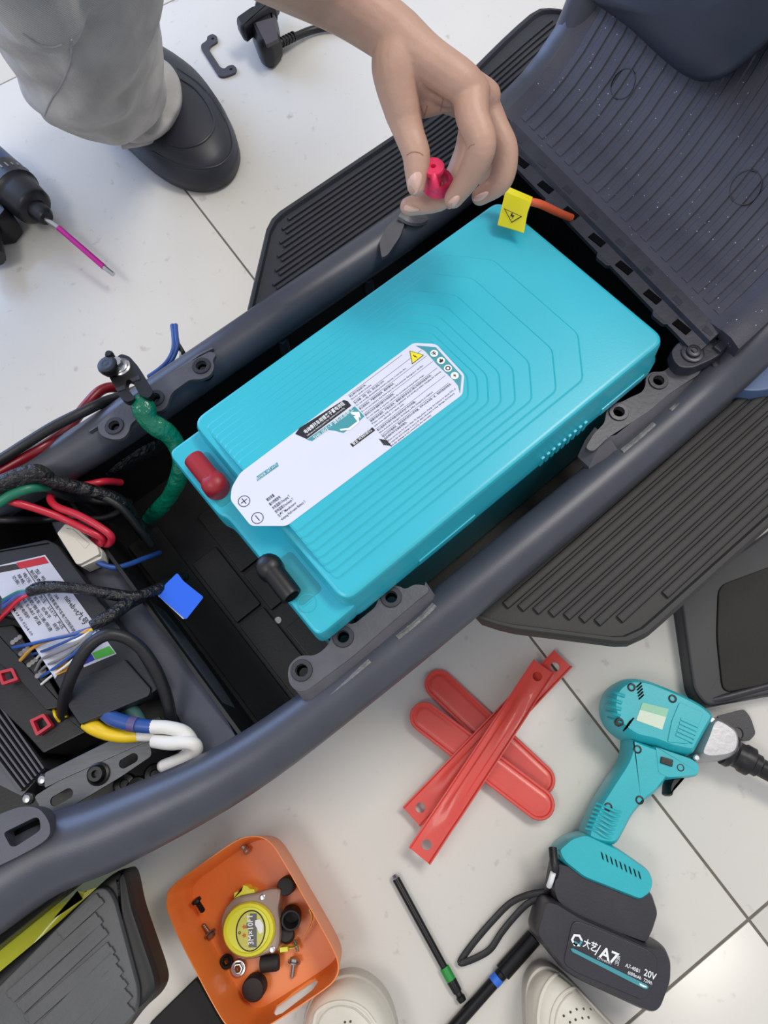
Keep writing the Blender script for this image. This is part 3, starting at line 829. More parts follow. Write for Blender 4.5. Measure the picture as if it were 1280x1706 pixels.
loft(b, [f + [p - th for p in reversed(f)] for f in ([cr(x, 3) for x in (f0, f1, f2, f3)])])
flag = mk('warning_flag', b, M_ylw, oc)
b = B()
def FP(x, y, dz=0.0006):
    # point on the flag: lerp of rows f2..f3
    t = (y - (940 + (x - 1012) * 0.33)) / 145; z = 0.3452 + (0.3328 - 0.3452) * t
    return P(*px('Y5', x, y), z + dz)
A_, B_, C_ = (1022, 968), (1153, 1028), (1078, 1072)
cx, cy = (1022 + 1153 + 1078) / 3, (968 + 1028 + 1072) / 3
def tri_ring(s0, s1):
    o = [FP(cx + (x - cx) * s0, cy + (y - cy) * s0) for x, y in (A_, B_, C_)]; i_ = [FP(cx + (x - cx) * s1, cy + (y - cy) * s1) for x, y in (A_, B_, C_)]
    for k in range(3): poly(b, [o[k], o[(k + 1) % 3], i_[(k + 1) % 3], i_[k]])
tri_ring(1.0, 0.84)
poly(b, [FP(cx + x, cy + y) for x, y in ((-6, -22), (2, -18), (-2, -6), (14, -4), (-4, 26), (0, 6), (-16, 2))])
mk('hazard_print', b, M_ink, flag, smooth=False)
# ------------------------------------------------------------------ cables and connectors
M_blk = mat('black_cable_sheath', (24, 24, 28), 0.45, var=0.1, bump=0.15, bscale=300)
M_tape = mat('wrinkled_black_tape', (20, 20, 24), 0.34, var=0.2, vscale=60, bump=1.0, bscale=160, bdist=0.004)
M_red = mat('red_wire', (190, 32, 56), 0.33, var=0.05)
M_redD = mat('dark_red_cable', (120, 14, 28), 0.3, var=0.08)
M_grn = mat('green_tape', (8, 112, 86), 0.2, var=0.15, vscale=60, bump=0.9, bscale=90, bdist=0.004)
M_grnw = mat('green_wire', (20, 110, 84), 0.4)
M_blu = mat('blue_wire', (40, 78, 150), 0.4)
M_yel = mat('yellow_wire', (232, 196, 30), 0.38)
M_wht = mat('white_sleeve', (226, 224, 220), 0.5, var=0.05, bump=0.3, bscale=300)
M_gry = mat('grey_wire', (126, 124, 124), 0.45)
M_ora = mat('orange_wire', (204, 150, 70), 0.45)
M_pur = mat('violet_wire', (90, 80, 130), 0.45)
M_steel = mat('bright_steel', (190, 190, 194), 0.25, 0.9, var=0.08, vscale=60)
M_alu = mat('brushed_aluminium', (86, 88, 92), 0.36, 0.6, var=0.1, vscale=60, stretch=(1, 12, 1))
M_aluD = mat('dark_anodised_aluminium', (84, 84, 90), 0.4, 0.5, var=0.08)
M_conn = mat('ivory_connector', (206, 202, 192), 0.45, var=0.04)
M_ctrl = mat('slate_controller_case', (27, 29, 37), 0.5, var=0.08, bump=0.15, bscale=500)
M_lockr = mat('red_connector_lock', (176, 40, 58), 0.4)
def cable(name, label, Z, pts, r, m, seg=10, per=8, cat='cable', group=None, parent=None, z=None):
    b = B(); tube(b, Q(Z, pts, z), r, seg, per)
    return mk(name, b, m, parent, label if parent is None else None, cat if parent is None else None, group)

# terminal fork with green taped lead ---------------------------------------
fk = thing('terminal_lead', 'green taped lead ending in a black terminal fork with silver bolt', 'cable', P(230, 690, 0.27))
b = B(); tube(b, Q('Z4', [(650, 395, 0.292), (668, 450, 0.290), (690, 500, 0.284), (735, 535, 0.278), (775, 560, 0.272), (815, 610, 0.262), (838, 690, 0.25), (828, 770, 0.235), (790, 850, 0.215), (735, 915, 0.195), (690, 960, 0.18)]),
     [0.0085, 0.0105, 0.0088, 0.0095, 0.0088, 0.008, 0.0075, 0.0085, 0.0078, 0.0085, 0.007], 14, 6, squash=0.8); mk('green_tape_wrap', b, M_grn, fk)
b = B(); plate_holes(b, rounded(Q('Z4', [(498, 285), (520, 230), (560, 192), (600, 205), (640, 250), (712, 370), (690, 400), (648, 385), (612, 318), (588, 310), (582, 340), (628, 402), (590, 418), (560, 400)], 0.302), 0.003), [], 0.007); mk('fork_body', b, M_blackp, fk)
bz = P(*px('Z4', 562, 258), 0.301)
b = B(); lathe(b, bz, UP, [(0.0088, 0), (0.0088, 0.0022), (0.0072, 0.0030), (0.0072, 0.0042), (0.0062, 0.005), (0.0046, 0.0052), (0.0044, 0.011), (0.0038, 0.0116)], 22); mk('bolt', b, M_steel, fk)
cp = P(*px('Z4', 497, 243), 0.312)
b = B(); lathe(b, cp, Vector((-0.1, 0.1, 1)), [(0.0075, -0.008), (0.0088, -0.004), (0.0092, -0.001), (0.0085, 0.001), (0.006, 0.0018), (0.0035, 0.0012), (0.002, 0.0018)], 22); cap = mk('bolt_cap', b, M_blackp, fk)
b = B(); lathe(b, P(*px('Z4', 506, 196), 0.312), UP, [(0.0035, -0.006), (0.0038, 0), (0.0026, 0.0022)], 14); mk('cap_tether', b, M_blackp, cap)
for x, y in ((625, 305), (558, 350)):
    b = B(); poly(b, [P(*px('Z4', x + a, y + c), 0.3024) for a, c in ((-24, 4), (20, -14), (24, 6), (-12, 18))]); prism(b, [P(*px('Z4', x + a, y + c), 0.3026) for a, c in ((-24, 4), (20, -14), (24, 6), (-12, 18))], 0.001, 0); mk('fork_tab', b, M_strip, fk)

cable('power_cable', 'thick dark red cable lying along the far rail', 'Z4', [(-120, 820, 0.262), (0, 742, 0.268), (150, 655, 0.27), (260, 585, 0.262), (330, 520, 0.245), (400, 432, 0.235), (470, 362, 0.23), (540, 352, 0.22), (590, 400, 0.2), (640, 440, 0.18)], 0.0052, M_redD)
cable('power_cable', 'thick black cable lying over the far rail beside the red one', 'Z4', [(-120, 740, 0.274), (0, 685, 0.278), (120, 610, 0.28), (250, 530, 0.278), (380, 465, 0.274), (480, 418, 0.265), (560, 392, 0.25), (610, 372, 0.23), (660, 350, 0.20)], 0.0050, M_blk)
bw = thing('wire_bundle', 'short blue and black wire ends sticking out beyond the far rail', 'wires', P(290, 590, 0.2))
cable('wire', None, 'Z4', [(800, 62, 0.20), (806, 110, 0.205), (805, 170, 0.205), (780, 225, 0.2), (740, 265, 0.19), (690, 300, 0.18)], 0.0026, M_blu, parent=bw)
cable('wire', None, 'Z4', [(815, 60, 0.20), (818, 110, 0.205), (822, 160, 0.205), (795, 225, 0.2), (755, 262, 0.19), (700, 300, 0.18)], 0.0024, M_blu, parent=bw)
cable('wire', None, 'Z4', [(820, 140, 0.20), (838, 170, 0.2), (855, 200, 0.195), (870, 240, 0.18)], 0.0026, M_blk, parent=bw)
cable('wire', None, 'Z4', [(830, 165, 0.199), (836, 200, 0.198), (820, 240, 0.18)], 0.001, M_wht, parent=bw)

# harness in the rear bay ----------------------------------------------------
for k, (pts, r, m, lab) in enumerate((
    ([(-80, 890, 0.275), (0, 850, 0.280), (90, 785, 0.284), (170, 760, 0.283), (230, 780, 0.276), (330, 805, 0.265), (460, 840, 0.25), (560, 880, 0.235), (620, 960, 0.21), (680, 1040, 0.19)], 0.0062, M_tape, 'crumpled black taped harness nearest the far rail'),
    ([(-80, 850, 0.275), (0, 832, 0.276), (100, 800, 0.276), (200, 815, 0.268), (300, 850, 0.25), (420, 870, 0.225), (540, 880, 0.22)], 0.0042, M_blk, 'black sheathed harness running across the green cable'),
    ([(-80, 965, 0.25), (60, 962, 0.25), (200, 962, 0.225), (320, 950, 0.225), (470, 955, 0.22), (570, 915, 0.215), (600, 880, 0.20)], 0.0034, M_blk, 'thin black cable under the red wire loops'),
    ([(200, 815, 0.252), (330, 810, 0.255), (450, 845, 0.25), (560, 905, 0.24), (640, 1000, 0.22), (700, 1080, 0.20)], 0.0036, M_blk, 'black cable leading toward the green tape wrap'))):
    cable('harness', lab, 'Z4', pts, r, m)
cable('sleeve_bundle', 'thick black taped sleeve along the far wall of the bay', 'Z4', [(300, 880, 0.17), (400, 800, 0.19), (500, 720, 0.20), (600, 660, 0.20), (700, 610, 0.195), (800, 560, 0.18)], [0.010, 0.0125, 0.013, 0.0125, 0.012, 0.010], M_tape, cat='cable')
cable('harness', 'crumpled black tape bundle at the left edge above the green cable', 'Z4', [(-120, 850, 0.284), (-40, 818, 0.286), (40, 785, 0.287), (110, 750, 0.287), (180, 745, 0.284), (240, 770, 0.276)], [0.007, 0.008, 0.0085, 0.007, 0.0075, 0.005], M_tape)
cable('ground_cable', 'dark green cable at the left edge below black harness', 'Z4', [(-80, 930, 0.282), (0, 882, 0.283), (60, 845, 0.283), (150, 815, 0.278), (240, 812, 0.262), (320, 830, 0.24)], 0.0045, M_grnw)
rl = thing('red_wire_pair', 'pair of glossy red wires looping into ivory connector', 'wires', P(130, 850, 0.2))
cable('wire', None, 'Z4', [(-60, 850, 0.27), (60, 880, 0.276), (170, 912, 0.268), (300, 960, 0.258), (400, 1010, 0.256), (470, 1045, 0.25), (460, 1075, 0.24), (380, 1050, 0.234), (300, 1010, 0.23)], 0.0034, M_red, parent=rl)
cable('wire', None, 'Z4', [(380, 800, 0.235), (300, 825, 0.25), (235, 855, 0.26), (260, 900, 0.263), (360, 940, 0.262), (460, 995, 0.258), (515, 1040, 0.252), (500, 1075, 0.24), (430, 1060, 0.232)], 0.0034, M_red, parent=rl)
cable('wire', None, 'Z4', [(350, 810, 0.245), (420, 798, 0.246), (490, 785, 0.24), (560, 790, 0.22)], 0.0034, M_red, parent=rl)
ic = thing('wire_connector', 'ivory rectangular wire connector below the red wire loops', 'connector', P(130, 905, 0.2))
b = B(); prism(b, rounded(Q('Z5', [(262, 78), (300, 34), (345, 45), (452, 138), (462, 175), (372, 222), (352, 222)], 0.246), 0.0015), 0.02, 0.0012); mk('housing', b, M_conn, ic)
b = B(); prism(b, rounded(Q('Z5', [(400, 165), (460, 140), (474, 160), (470, 196), (380, 236), (365, 225)], 0.242), 0.001), 0.016, 0.001); mk('mouth', b, M_conn, ic)
b = B(); prism(b, rounded(Q('Z5', [(425, 170), (458, 155), (468, 168), (466, 185), (435, 195)], 0.2425), 0.0006), 0.001, 0); mk('socket', b, M_redD, ic)
b = B(); prism(b, rounded(Q('Z5', [(305, 55), (335, 58), (415, 128), (395, 150)], 0.2468), 0.001), 0.002, 0.0004); mk('latch', b, M_conn, ic)
cable('wire', 'dark blue wire curving out of the ivory connector', 'Z5', [(425, 192, 0.236), (470, 222, 0.236), (530, 238, 0.232), (590, 226, 0.225), (660, 200, 0.21), (740, 170, 0.18)], 0.0026, M_blu, cat='wire')

# taped harness over the controller, with fanned wires
cable('harness', 'black taped harness crossing the controller label plate', 'Z5', [(132, 352, 0.259), (180, 335, 0.26), (260, 328, 0.26), (400, 340, 0.257), (520, 362, 0.252), (620, 375, 0.248), (700, 352, 0.24), (780, 315, 0.225), (860, 280, 0.2)], [0.0044, 0.0056, 0.005, 0.0046, 0.0052, 0.0052, 0.0052, 0.005, 0.004], M_tape)
hb2 = thing('wire_harness', 'black taped branch fanning into coloured wires over controller plate', 'wires', P(130, 1060, 0.2))
cable('tape_wrap', None, 'Z5', [(650, 378, 0.24), (590, 405, 0.25), (530, 450, 0.257), (470, 485, 0.26), (425, 512, 0.261)], [0.005, 0.006, 0.0058, 0.0055, 0.005], M_tape, parent=hb2)
fan = [((440, 515), (340, 548), (230, 572), (130, 595), (60, 610), M_blu, 0.0018), ((436, 512), (380, 540), (280, 560), (160, 605), (95, 668), M_ora, 0.0018), ((430, 520), (350, 560), (260, 600), (200, 625), (150, 640), M_blu, 0.0014),
       ((440, 520), (360, 570), (290, 590), (210, 620), (170, 660), M_wht, 0.0014), ((440, 520), (370, 580), (280, 625), (200, 660), (165, 715), M_gry, 0.0016), ((440, 522), (380, 585), (300, 650), (220, 690), (180, 725), M_gry, 0.0014),
       ((445, 525), (385, 600), (300, 670), (230, 720), (180, 750), M_blu, 0.0016), ((445, 525), (395, 610), (310, 690), (240, 740), (180, 790), M_wht, 0.0013), ((445, 510), (410, 520), (350, 540), (300, 556), (240, 590), M_pur, 0.0013), ((448, 514), (420, 528), (370, 548), (300, 580), (220, 632), M_yel, 0.0017)]
for k, f in enumerate(fan):
    zz = (0.261, 0.262, 0.258 - 0.0006 * k, 0.25 - 0.001 * k, 0.235 - 0.001 * k)
    cable('wire', None, 'Z5', [(p[0], p[1], z) for p, z in zip(f[:5], zz)], f[6] * 0.85, f[5], parent=hb2, seg=8)
lw = thing('wire_bundle', 'blue, green and red wire ends leaving taped harness at left edge', 'wires', P(10, 1000, 0.22))
for k, (m, dy, dx) in enumerate(((M_blu, 0, 0), (M_blu, 14, 0), (M_grnw, -10, 0), (M_redD, 24, 0), (M_red, 34, 0), (M_pur, 6, 0))):
    cable('wire', None, 'Z5', [(140, 350 + dy * 0.3, 0.259), (90, 360 + dy * 0.8, 0.257), (40, 385 + dy * 1.3 + k * 2, 0.25), (0, 420 + dy * 1.7, 0.24), (-40, 470 + dy * 2, 0.22)], 0.0018, m, parent=lw, seg=8)
cable('hose', 'thick black cable arching over the controller', 'Z5', [(285, 960, 0.20), (292, 890, 0.235), (310, 800, 0.262), (350, 700, 0.278), (410, 605, 0.286), (490, 552, 0.287), (575, 560, 0.282), (650, 610, 0.274), (715, 700, 0.264), (760, 800, 0.252), (785, 890, 0.24), (795, 980, 0.225), (800, 1080, 0.2)], 0.0050, M_blk, seg=14, cat='cable')
bt = thing('cable_tag', 'plain blue cable tag folded round black harness beside the crossbeam', 'tag', P(*px('Z5', 840, 380), 0.2))
M_btag = mat('blue_tag', (28, 98, 226), 0.4, var=0.03)
t0 = Q('Z5', [(800, 268, 0.236), (762, 318, 0.236), (748, 345, 0.232)]); t1_ = Q('Z5', [(845, 300, 0.234), (800, 355, 0.234), (755, 372, 0.228)])
b = B(); prism(b, rounded(Q('Z5', [(765, 318), (822, 262), (850, 300), (945, 375), (862, 480), (735, 372)], 0.235), 0.002), 0.0007, 0.0001); tg = mk('tag_face', b, M_btag, bt)
b = B(); prism(b, rounded(Q('Z5', [(725, 362), (760, 325), (790, 350), (862, 470), (850, 478)], 0.2335), 0.001), 0.0006, 0); mk('tag_backing', b, M_wht, bt)

# ------------------------------------------------------------------ motor controller
ct = thing('motor_controller', 'dark slate motor controller with white printed plate in the rear bay', 'controller', P(60, 1080, 0.143))
ZCt = 0.246
co = Q('Z5', [(-260, 200), (60, 140), (215, 105), (262, 128), (560, 520), (700, 735), (735, 800), (690, 832), (370, 965), (318, 878), (245, 752), (180, 640), (60, 470), (-260, 400)], ZCt)
b = B(); prism(b, rounded(co, 0.003), 0.02, 0.002); case = mk('case', b, M_ctrl, ct)
b = B(); prism(b, [p - UP * 0.02 for p in inset(co, 0.013)], 0.05, 0); mk('case_base', b, M_ctrl, ct)
b = B(); prism(b, rounded(Q('Z5', [(335, 765), (580, 662), (700, 800), (690, 834), (370, 968), (312, 880)], ZCt + 0.003), 0.002), 0.012, 0.0015); mk('case_cover', b, M_ctrl, ct)
b = B(); box(b, P(*px('Z5', 70, 152), ZCt + 0.0003), (P(*px('Z5', 205, 137), ZCt) - P(*px('Z5', 0, 172), ZCt)).normalized(), VX, UP, 0.03, 0.0005, 0.0005); mk('groove_shade', b, M_hole_shade, ct)  # black bar on the surface, painting the shade of a groove
M_plate = mat('white_id_plate', (186, 189, 206), 0.35, 0.1, var=0.08, vscale=40)
zp = ZCt + 0.0008
def C5(x, y, Z='Y6', dz=0.0): return P(*px(Z, x, y), zp + dz)
b = B(); prism(b, [C5(x, y) for x, y in ((-330, 380), (370, 218), (955, 1030), (690, 1140), (600, 1000), (450, 1235), (430, 1200), (60, 640), (-40, 490), (-330, 540))], 0.0006, 0.0001); plate = mk('id_plate', b, M_plate, ct)
def pq(pts, m, name):
    q_ = B(); poly(q_, [C5(x, y, dz=0.0002) for x, y in pts]); return mk(name, q_, m, plate, smooth=False)
pq(((130, 285), (365, 232), (402, 285), (165, 335)), mat('plate_red', (178, 30, 48), 0.4), 'red_block')
pq(((-200, 350), (130, 290), (165, 333), (-160, 395)), mat('plate_black', (40, 34, 34), 0.4), 'black_block')
pq(((755, 1025), (895, 965), (945, 1025), (785, 1080)), mat('plate_green', (64, 160, 52), 0.4), 'green_block')
pq(((690, 1050), (750, 1030), (780, 1080), (690, 1120)), mat('plate_blue', (28, 36, 150), 0.4), 'blue_block')
pq(((450, 1180), (485, 1120), (555, 1090), (592, 1105), (565, 1165), (460, 1210)), mat('plate_amber', (196, 140, 30), 0.4), 'amber_block')
ink = B()
def t5(s, x0, y0, x1, y1, size, bold=0.01):
    a, c = C5(x0, y0, dz=0.0003), C5(x1, y1, dz=0.0003); d = c - a; w = d.length; d.normalize()
    text(ink, s, a, d, Vector((-d.y, d.x, 0)), size, bold, width=w, res=1)
t5('ninebot九号', 522, 572, 690, 795, 0.0064, 0.012)
t5('型 号：', 282, 345, 372, 455, 0.0034, 0.004); t5('制造商：', 240, 355, 330, 465, 0.0034, 0.004)
t5('电压：', 180, 372, 250, 470, 0.0034, 0.004); t5('规格：', 138, 385, 195, 470, 0.0034, 0.004); t5('功能：', 95, 398, 155, 478, 0.0034, 0.004)
t5('科技新能源汽车电力控制系统', 384, 548, 600, 855, 0.0034, 0.004); t5('28A', 440, 550, 470, 590, 0.0034, 0.004)
t5('欠压：25±1A', 315, 560, 455, 735, 0.0034, 0.004); t5('刹车：低电平', 270, 570, 400, 745, 0.0034, 0.004); t5('欠压', 465, 770, 510, 830, 0.0034, 0.004); t5('转把', 428, 790, 470, 845, 0.0034, 0.004)
t5('巡航/倒车三速/限速', 215, 565, 410, 850, 0.0034, 0.004); t5('IP65 E-ABS 防盗', 165, 560, 320, 800, 0.0034, 0.004); t5('功能/充电保护', 110, 585, 225, 745, 0.0034, 0.004)
t5('BM.09.00.0264.00', 85, 645, 255, 885, 0.0034, 0.004)
mk('lettering', ink, M_ink, plate, smooth=False)
b = B(); a_, c_ = C5(210, 325, dz=0.0002), C5(590, 890, dz=0.0002); d_ = (c_ - a_).normalized(); n_ = Vector((-d_.y, d_.x, 0)) * 0.0003
poly(b, [a_ + n_, c_ + n_, c_ - n_, a_ - n_]); mk('plate_rule', b, M_ink, plate, smooth=False)
# connector row at the left
for k, (pts, z) in enumerate((([(-60, 490), (0, 510), (60, 500), (190, 690), (300, 880), (210, 900), (90, 760), (-60, 640)], 0.232), ([(-60, 640), (30, 620), (160, 760), (230, 860), (330, 900), (400, 1000), (200, 1100), (120, 1010), (-60, 830)], 0.22))):
    b = B(); prism(b, rounded(Q('Z5', pts, z), 0.002), 0.05, 0.0015); mk('connector_block', b, M_blackp, ct)
for k in range(3):
    for j in range(4):
        b = B(); lathe(b, P(*px('Z5', 60 + 38 * j + 16 * k, 575 + 52 * j - 12 * k + 10), 0.2325), UP, [(0.0022, -0.002), (0.0022, 0.0006), (0.0014, 0.001)], 10); mk('connector_pin_seal', b, M_gry, ct)
def lock(pts, z):
    o = rounded(Q('Z5', pts, z), 0.0015); i_ = rounded(inset(Q('Z5', pts, z), 0.0024), 0.0008)
    b = B(); plate_holes(b, o, [i_], 0.006); mk('red_lock', b, M_lockr, ct)
lock([(-15, 720), (58, 702), (84, 758), (8, 784)], 0.234)
lock([(136, 945), (202, 914), (240, 970), (168, 1020)], 0.228)
for dx in (0, 12, 24):
    b = B(); tube(b, Q('Z5', [(250 + dx * 2, 880 - dx, 0.222), (255 + dx * 2, 920, 0.228), (275 + dx * 1.5, 950 - dx, 0.222)]), 0.0014, 8, 6); mk('yellow_pin_wire', b, M_yel, ct)
# heat sink
b = B(); prism(b, Q('Z5', [(-200, 700), (-10, 860), (40, 905), (215, 1170), (100, 1300), (-200, 1150)], 0.205), 0.05, 0.001); sink = mk('heat_sink', b, M_aluD, ct)
for k in range(7):
    f = k / 6
    p0 = Vector((-40 - 24 * f, 800 + 60 * f)); x0, y0 = 0 - 30 * f, 865 + 38 * f
    b = B(); a_, c_ = P(*px('Z5', -160 - 10 * k, 640 + 34 * k), 0.2085), P(*px('Z5', 210 - 17 * k, 1170 + 17 * k), 0.2085)
    d_ = (c_ - a_).normalized(); n_ = Vector((-d_.y, d_.x, 0))
    box(b, (a_ + c_) / 2, d_, n_, UP, (c_ - a_).length / 2, 0.0009, 0.0035, 0.0003); mk('fin', b, M_aluD, sink)
for x, y in ((200, 1222), (130, 1310)):
    b = B(); lathe(b, P(*px('Z5', x, y), 0.208), UP, [(0.0048, -0.003), (0.0048, 0.001), (0.003, 0.0032), (0.001, 0.0036)], 14); mk('screw', b, M_steel, sink)
# slotted steel bracket
zk = 0.222
ob = rounded(Q('Z5', [(158, 1300), (280, 1222), (640, 1060), (692, 1040), (704, 1110), (560, 1208), (360, 1328), (240, 1402), (215, 1394)], zk), 0.003)
def slot(x, y, l, w, ang_):
    c = P(*px('Z5', x, y), zk); d = (P(*px('Z5', x + 60, y - 33), zk) - c).normalized(); n = Vector((-d.y, d.x, 0)); o = []
    for k in range(20):
        a = 2 * math.pi * k / 20; o.append(c + d * (math.cos(a) * w + (l if math.cos(a) >= 0 else -l)) + n * math.sin(a) * w)
    return o
b = B(); plate_holes(b, ob, [slot(286, 1303, 0.0055, 0.0042, 0), slot(596, 1134, 0.0042, 0.0040, 0)], 0.0022); bk = mk('mounting_bracket', b, M_alu, ct)
b = B(); prism(b, rounded(Q('Z5', [(205, 1190), (740, 925), (755, 960), (690, 1042), (640, 1062), (280, 1224), (205, 1262)], zk + 0.001), 0.002), 0.003, 0.0006); mk('bracket_shoulder', b, M_alu, bk)
hc = P(*px('Z5', 458, 1196), zk)
b = B(); lathe(b, hc, UP, [(0.0092, 0), (0.0092, 0.002), (0.0075, 0.003), (0.0072, 0.006), (0.0058, 0.0075), (0.003, 0.0075), (0.0026, 0.004)], 20); mk('black_bolt', b, M_blackp, bk)
for x, y in ((580, 1245), (720, 1200), (640, 1260)):
    b = B(); lathe(b, P(*px('Z5', x, y), 0.205), Vector((0.2, 0.1, 1)), [(0.010, -0.05), (0.010, 0), (0.008, 0.003), (0.004, 0.004), (0.0035, 0.002)], 16); mk('plug', b, M_blackp, ct)
# phase cables
pc = thing('phase_cable', 'thick yellow phase cable with white sleeve leaving the controller', 'cable', P(200, 1220, 0.2))
cable('jacket', None, 'Z5', [(400, 955, 0.238), (440, 980, 0.238), (500, 1005, 0.236), (570, 1018, 0.236), (640, 1015, 0.236)], [0.006, 0.0064, 0.006, 0.0056, 0.0054], M_yel, parent=pc, seg=14)
cable('sleeve', None, 'Z5', [(640, 1015, 0.236), (720, 1015, 0.236), (800, 1020, 0.236), (860, 1045, 0.234), (880, 1085, 0.228), (830, 1130, 0.222), (750, 1162, 0.212)], [0.005, 0.0052, 0.0052, 0.0055, 0.0055, 0.005, 0.005], M_wht, parent=pc, seg=14)
pc2 = thing('phase_cable', 'thick blue phase cable with white sleeve leaving the controller', 'cable', P(240, 1200, 0.2))
cable('jacket', None, 'Z5', [(490, 915, 0.242), (530, 940, 0.244), (600, 962, 0.245), (660, 972, 0.246), (705, 976, 0.246)], [0.006, 0.0062, 0.006, 0.0056, 0.0054], M_blu, parent=pc2, seg=14)
cable('sleeve', None, 'Z5', [(705, 976, 0.246), (780, 980, 0.247), (850, 1000, 0.246), (885, 1040, 0.243), (890, 1085, 0.236), (850, 1130, 0.226), (820, 1180, 0.21)], [0.0054, 0.0054, 0.0056, 0.0056, 0.0054, 0.005, 0.0046], M_wht, parent=pc2, seg=14)
cable('jacket_band', None, 'Z5', [(600, 962, 0.2462), (635, 968, 0.2465)], 0.0062, M_pur, parent=pc2, seg=14)
pc3 = thing('phase_cable', 'grey green phase cable with white sleeve behind the blue one', 'cable', P(240, 1180, 0.2))
cable('jacket', None, 'Z5', [(575, 870, 0.228), (610, 900, 0.23), (640, 950, 0.232), (660, 1000, 0.23)], 0.0062, mat('grey_green_wire', (70, 110, 110), 0.45), parent=pc3, seg=14)
cable('sleeve', None, 'Z5', [(715, 1042, 0.241), (790, 1052, 0.246), (860, 1048, 0.248), (902, 1060, 0.246), (905, 1090, 0.24), (860, 1120, 0.232), (760, 1160, 0.222)], 0.0056, M_wht, parent=pc3, seg=14)
# ------------------------------------------------------------------ red steel straps on the floor
M_rstrap = mat('red_painted_steel', (222, 82, 74), 0.36, var=0.04, vscale=30, coat=0.15)
def strap_round(label, Zp0, Zp1, wpx, z, group):
    """rounded pressed strap with a recessed channel"""
    a, c = P(*px('Z7', *Zp0), z), P(*px('Z7', *Zp1), z); a.z = c.z = z
    d = (c - a).normalized(); n = Vector((-d.y, d.x, 0)); Ls = (c - a).length; w = wpx
    def cap(w_, z_, l0, l1):
        o = []
        for k in range(13): t = -math.pi / 2 + math.pi * k / 12; o.append(a + d * (Ls - l1 + math.cos(t) * w_) + n * math.sin(t) * w_ + UP * (z_ - z))
        for k in range(13): t = math.pi / 2 + math.pi * k / 12; o.append(a + d * (l0 + math.cos(t) * w_) + n * math.sin(t) * w_ + UP * (z_ - z))
        return o
    b = B()
    loft(b, [cap(w, z - 0.004, w, w), cap(w, z - 0.001, w, w), cap(w - 0.0008, z, w, w), cap(w - 0.0028, z, w, w), cap(w - 0.0042, z - 0.0022, w, w), cap(w - 0.007, z - 0.0022, w, w), cap(w - 0.009, z - 0.0012, w, w)])
    return mk('steel_strap', b, M_rstrap, None, label, 'strap', group)
strap_round('red rounded steel strap at the bottom, crossing under the flanged ones', (148, 145), (560, 535), 0.0165, 0.006, 'red straps on the floor')
strap_round('red rounded steel strap lying between flanged straps, nearer the tools', (95, 258), (562, 612), 0.0165, 0.0165, 'red straps on the floor')
def strap_hat(label, p0, p1, z, dz, wid=0.0135, flip=1):
    a, c = P(*px('Z7', *p0), z), P(*px('Z7', *p1), z)
    d = (c - a).normalized(); n = Vector((-d.y, d.x, 0)); Ls = (c - a).length
    b = B(); rings = []
    st = [(0, 0), (0.02, 0), (0.16, 0.0), (0.24, 1), (0.5, 1), (0.76, 1), (0.84, 0), (0.98, 0), (1.0, 0)]
    for f, h in st:
        p = a + d * Ls * f + UP * (dz * h); w = wid * (1.0 if h else 1.0)
        lip = 0.002 + 0.0025 * (1 if h else 0.5)
        sec = [(-w, -0.001), (-w, 0.0004 + lip), (-w + 0.0012, 0.0004 + lip), (-w * 0.8, 0.0008), (-w * 0.42, 0.0008), (-w * 0.3, 0.0018 * h + 0.0008), (w * 0.3, 0.0018 * h + 0.0008), (w * 0.42, 0.0008), (w * 0.8, 0.0008), (w - 0.0012, 0.0004 + lip), (w, 0.0004 + lip), (w, -0.001)]
        rings.append([p + n * s + UP * q for s, q in sec] )
    loft(b, rings, closed=True)
    o = mk('steel_strap', b, M_rstrap, None, label, 'strap', 'red straps on the floor')
    cs = []
    for f in (0.055, 0.945):
        cb = B(); lathe(cb, a + d * Ls * f - UP * 0.02, UP, [(0.0052, 0), (0.0052, 0.04)], 18); cs.append(cb)
    cut(o, cs)
    return o
strap_hat('red flanged steel strap underneath, its two holed ends peeping out', (92, 622), (596, 95), 0.0125, 0.004)
strap_hat('topmost red flanged steel strap with holed ends, lying over the others', (118, 752), (532, 122), 0.0235, 0.006)

# ------------------------------------------------------------------ impact wrench
M_tool = mat('turquoise_tool_plastic', (40, 178, 190), 0.38, var=0.04, bump=0.08, bscale=600)
M_toolk = mat('black_tool_plastic', (44, 44, 52), 0.42, var=0.1, vscale=40, bump=0.12, bscale=500)
M_nose = mat('cast_silver_nose', (168, 168, 172), 0.38, 0.6, var=0.06, bump=0.15)
iw = thing('impact_wrench', 'turquoise cordless impact wrench with black battery pack lying on its side', 'power tool', P(1050, 1400, 0))
def dome(name, Z, pts, ztop, zbot, m, par, rc=0.006, steps=((1.0, 0.0), (1.0, 0.55), (0.965, 0.8), (0.9, 0.94), (0.8, 1.0)), n=2, ins=None):
    """solid with this outline at its widest (mid height), softly rounded towards the top"""
    zm = (ztop + zbot) / 2
    o = rounded(Q(Z, pts, zbot + (ztop - zbot) * 0.6), rc, 4)
    if ins is None: ins = rc
    b = B(); H = ztop - zbot
    rings = []
    for d, h in ((ins, 0.0), (ins * 0.35, 0.08), (0, 0.3), (0, 0.6), (ins * 0.18, 0.78), (ins * 0.5, 0.92), (ins, 1.0)):
        rings.append([Vector((p.x, p.y, zbot + H * h)) for p in inset(o, d)])
    loft(b, rings); return mk(name, b, m, par)
dome('motor_housing', 'Z7', [(730, 265), (735, 215), (760, 182), (800, 160), (860, 165), (960, 205), (1040, 245), (1090, 290), (1060, 340), (1035, 385), (1015, 425), (930, 408), (880, 385), (820, 375), (775, 345), (745, 310)], 0.066, 0.004, M_tool, iw, 0.010, ins=0.007)
head = iw.children[-1]
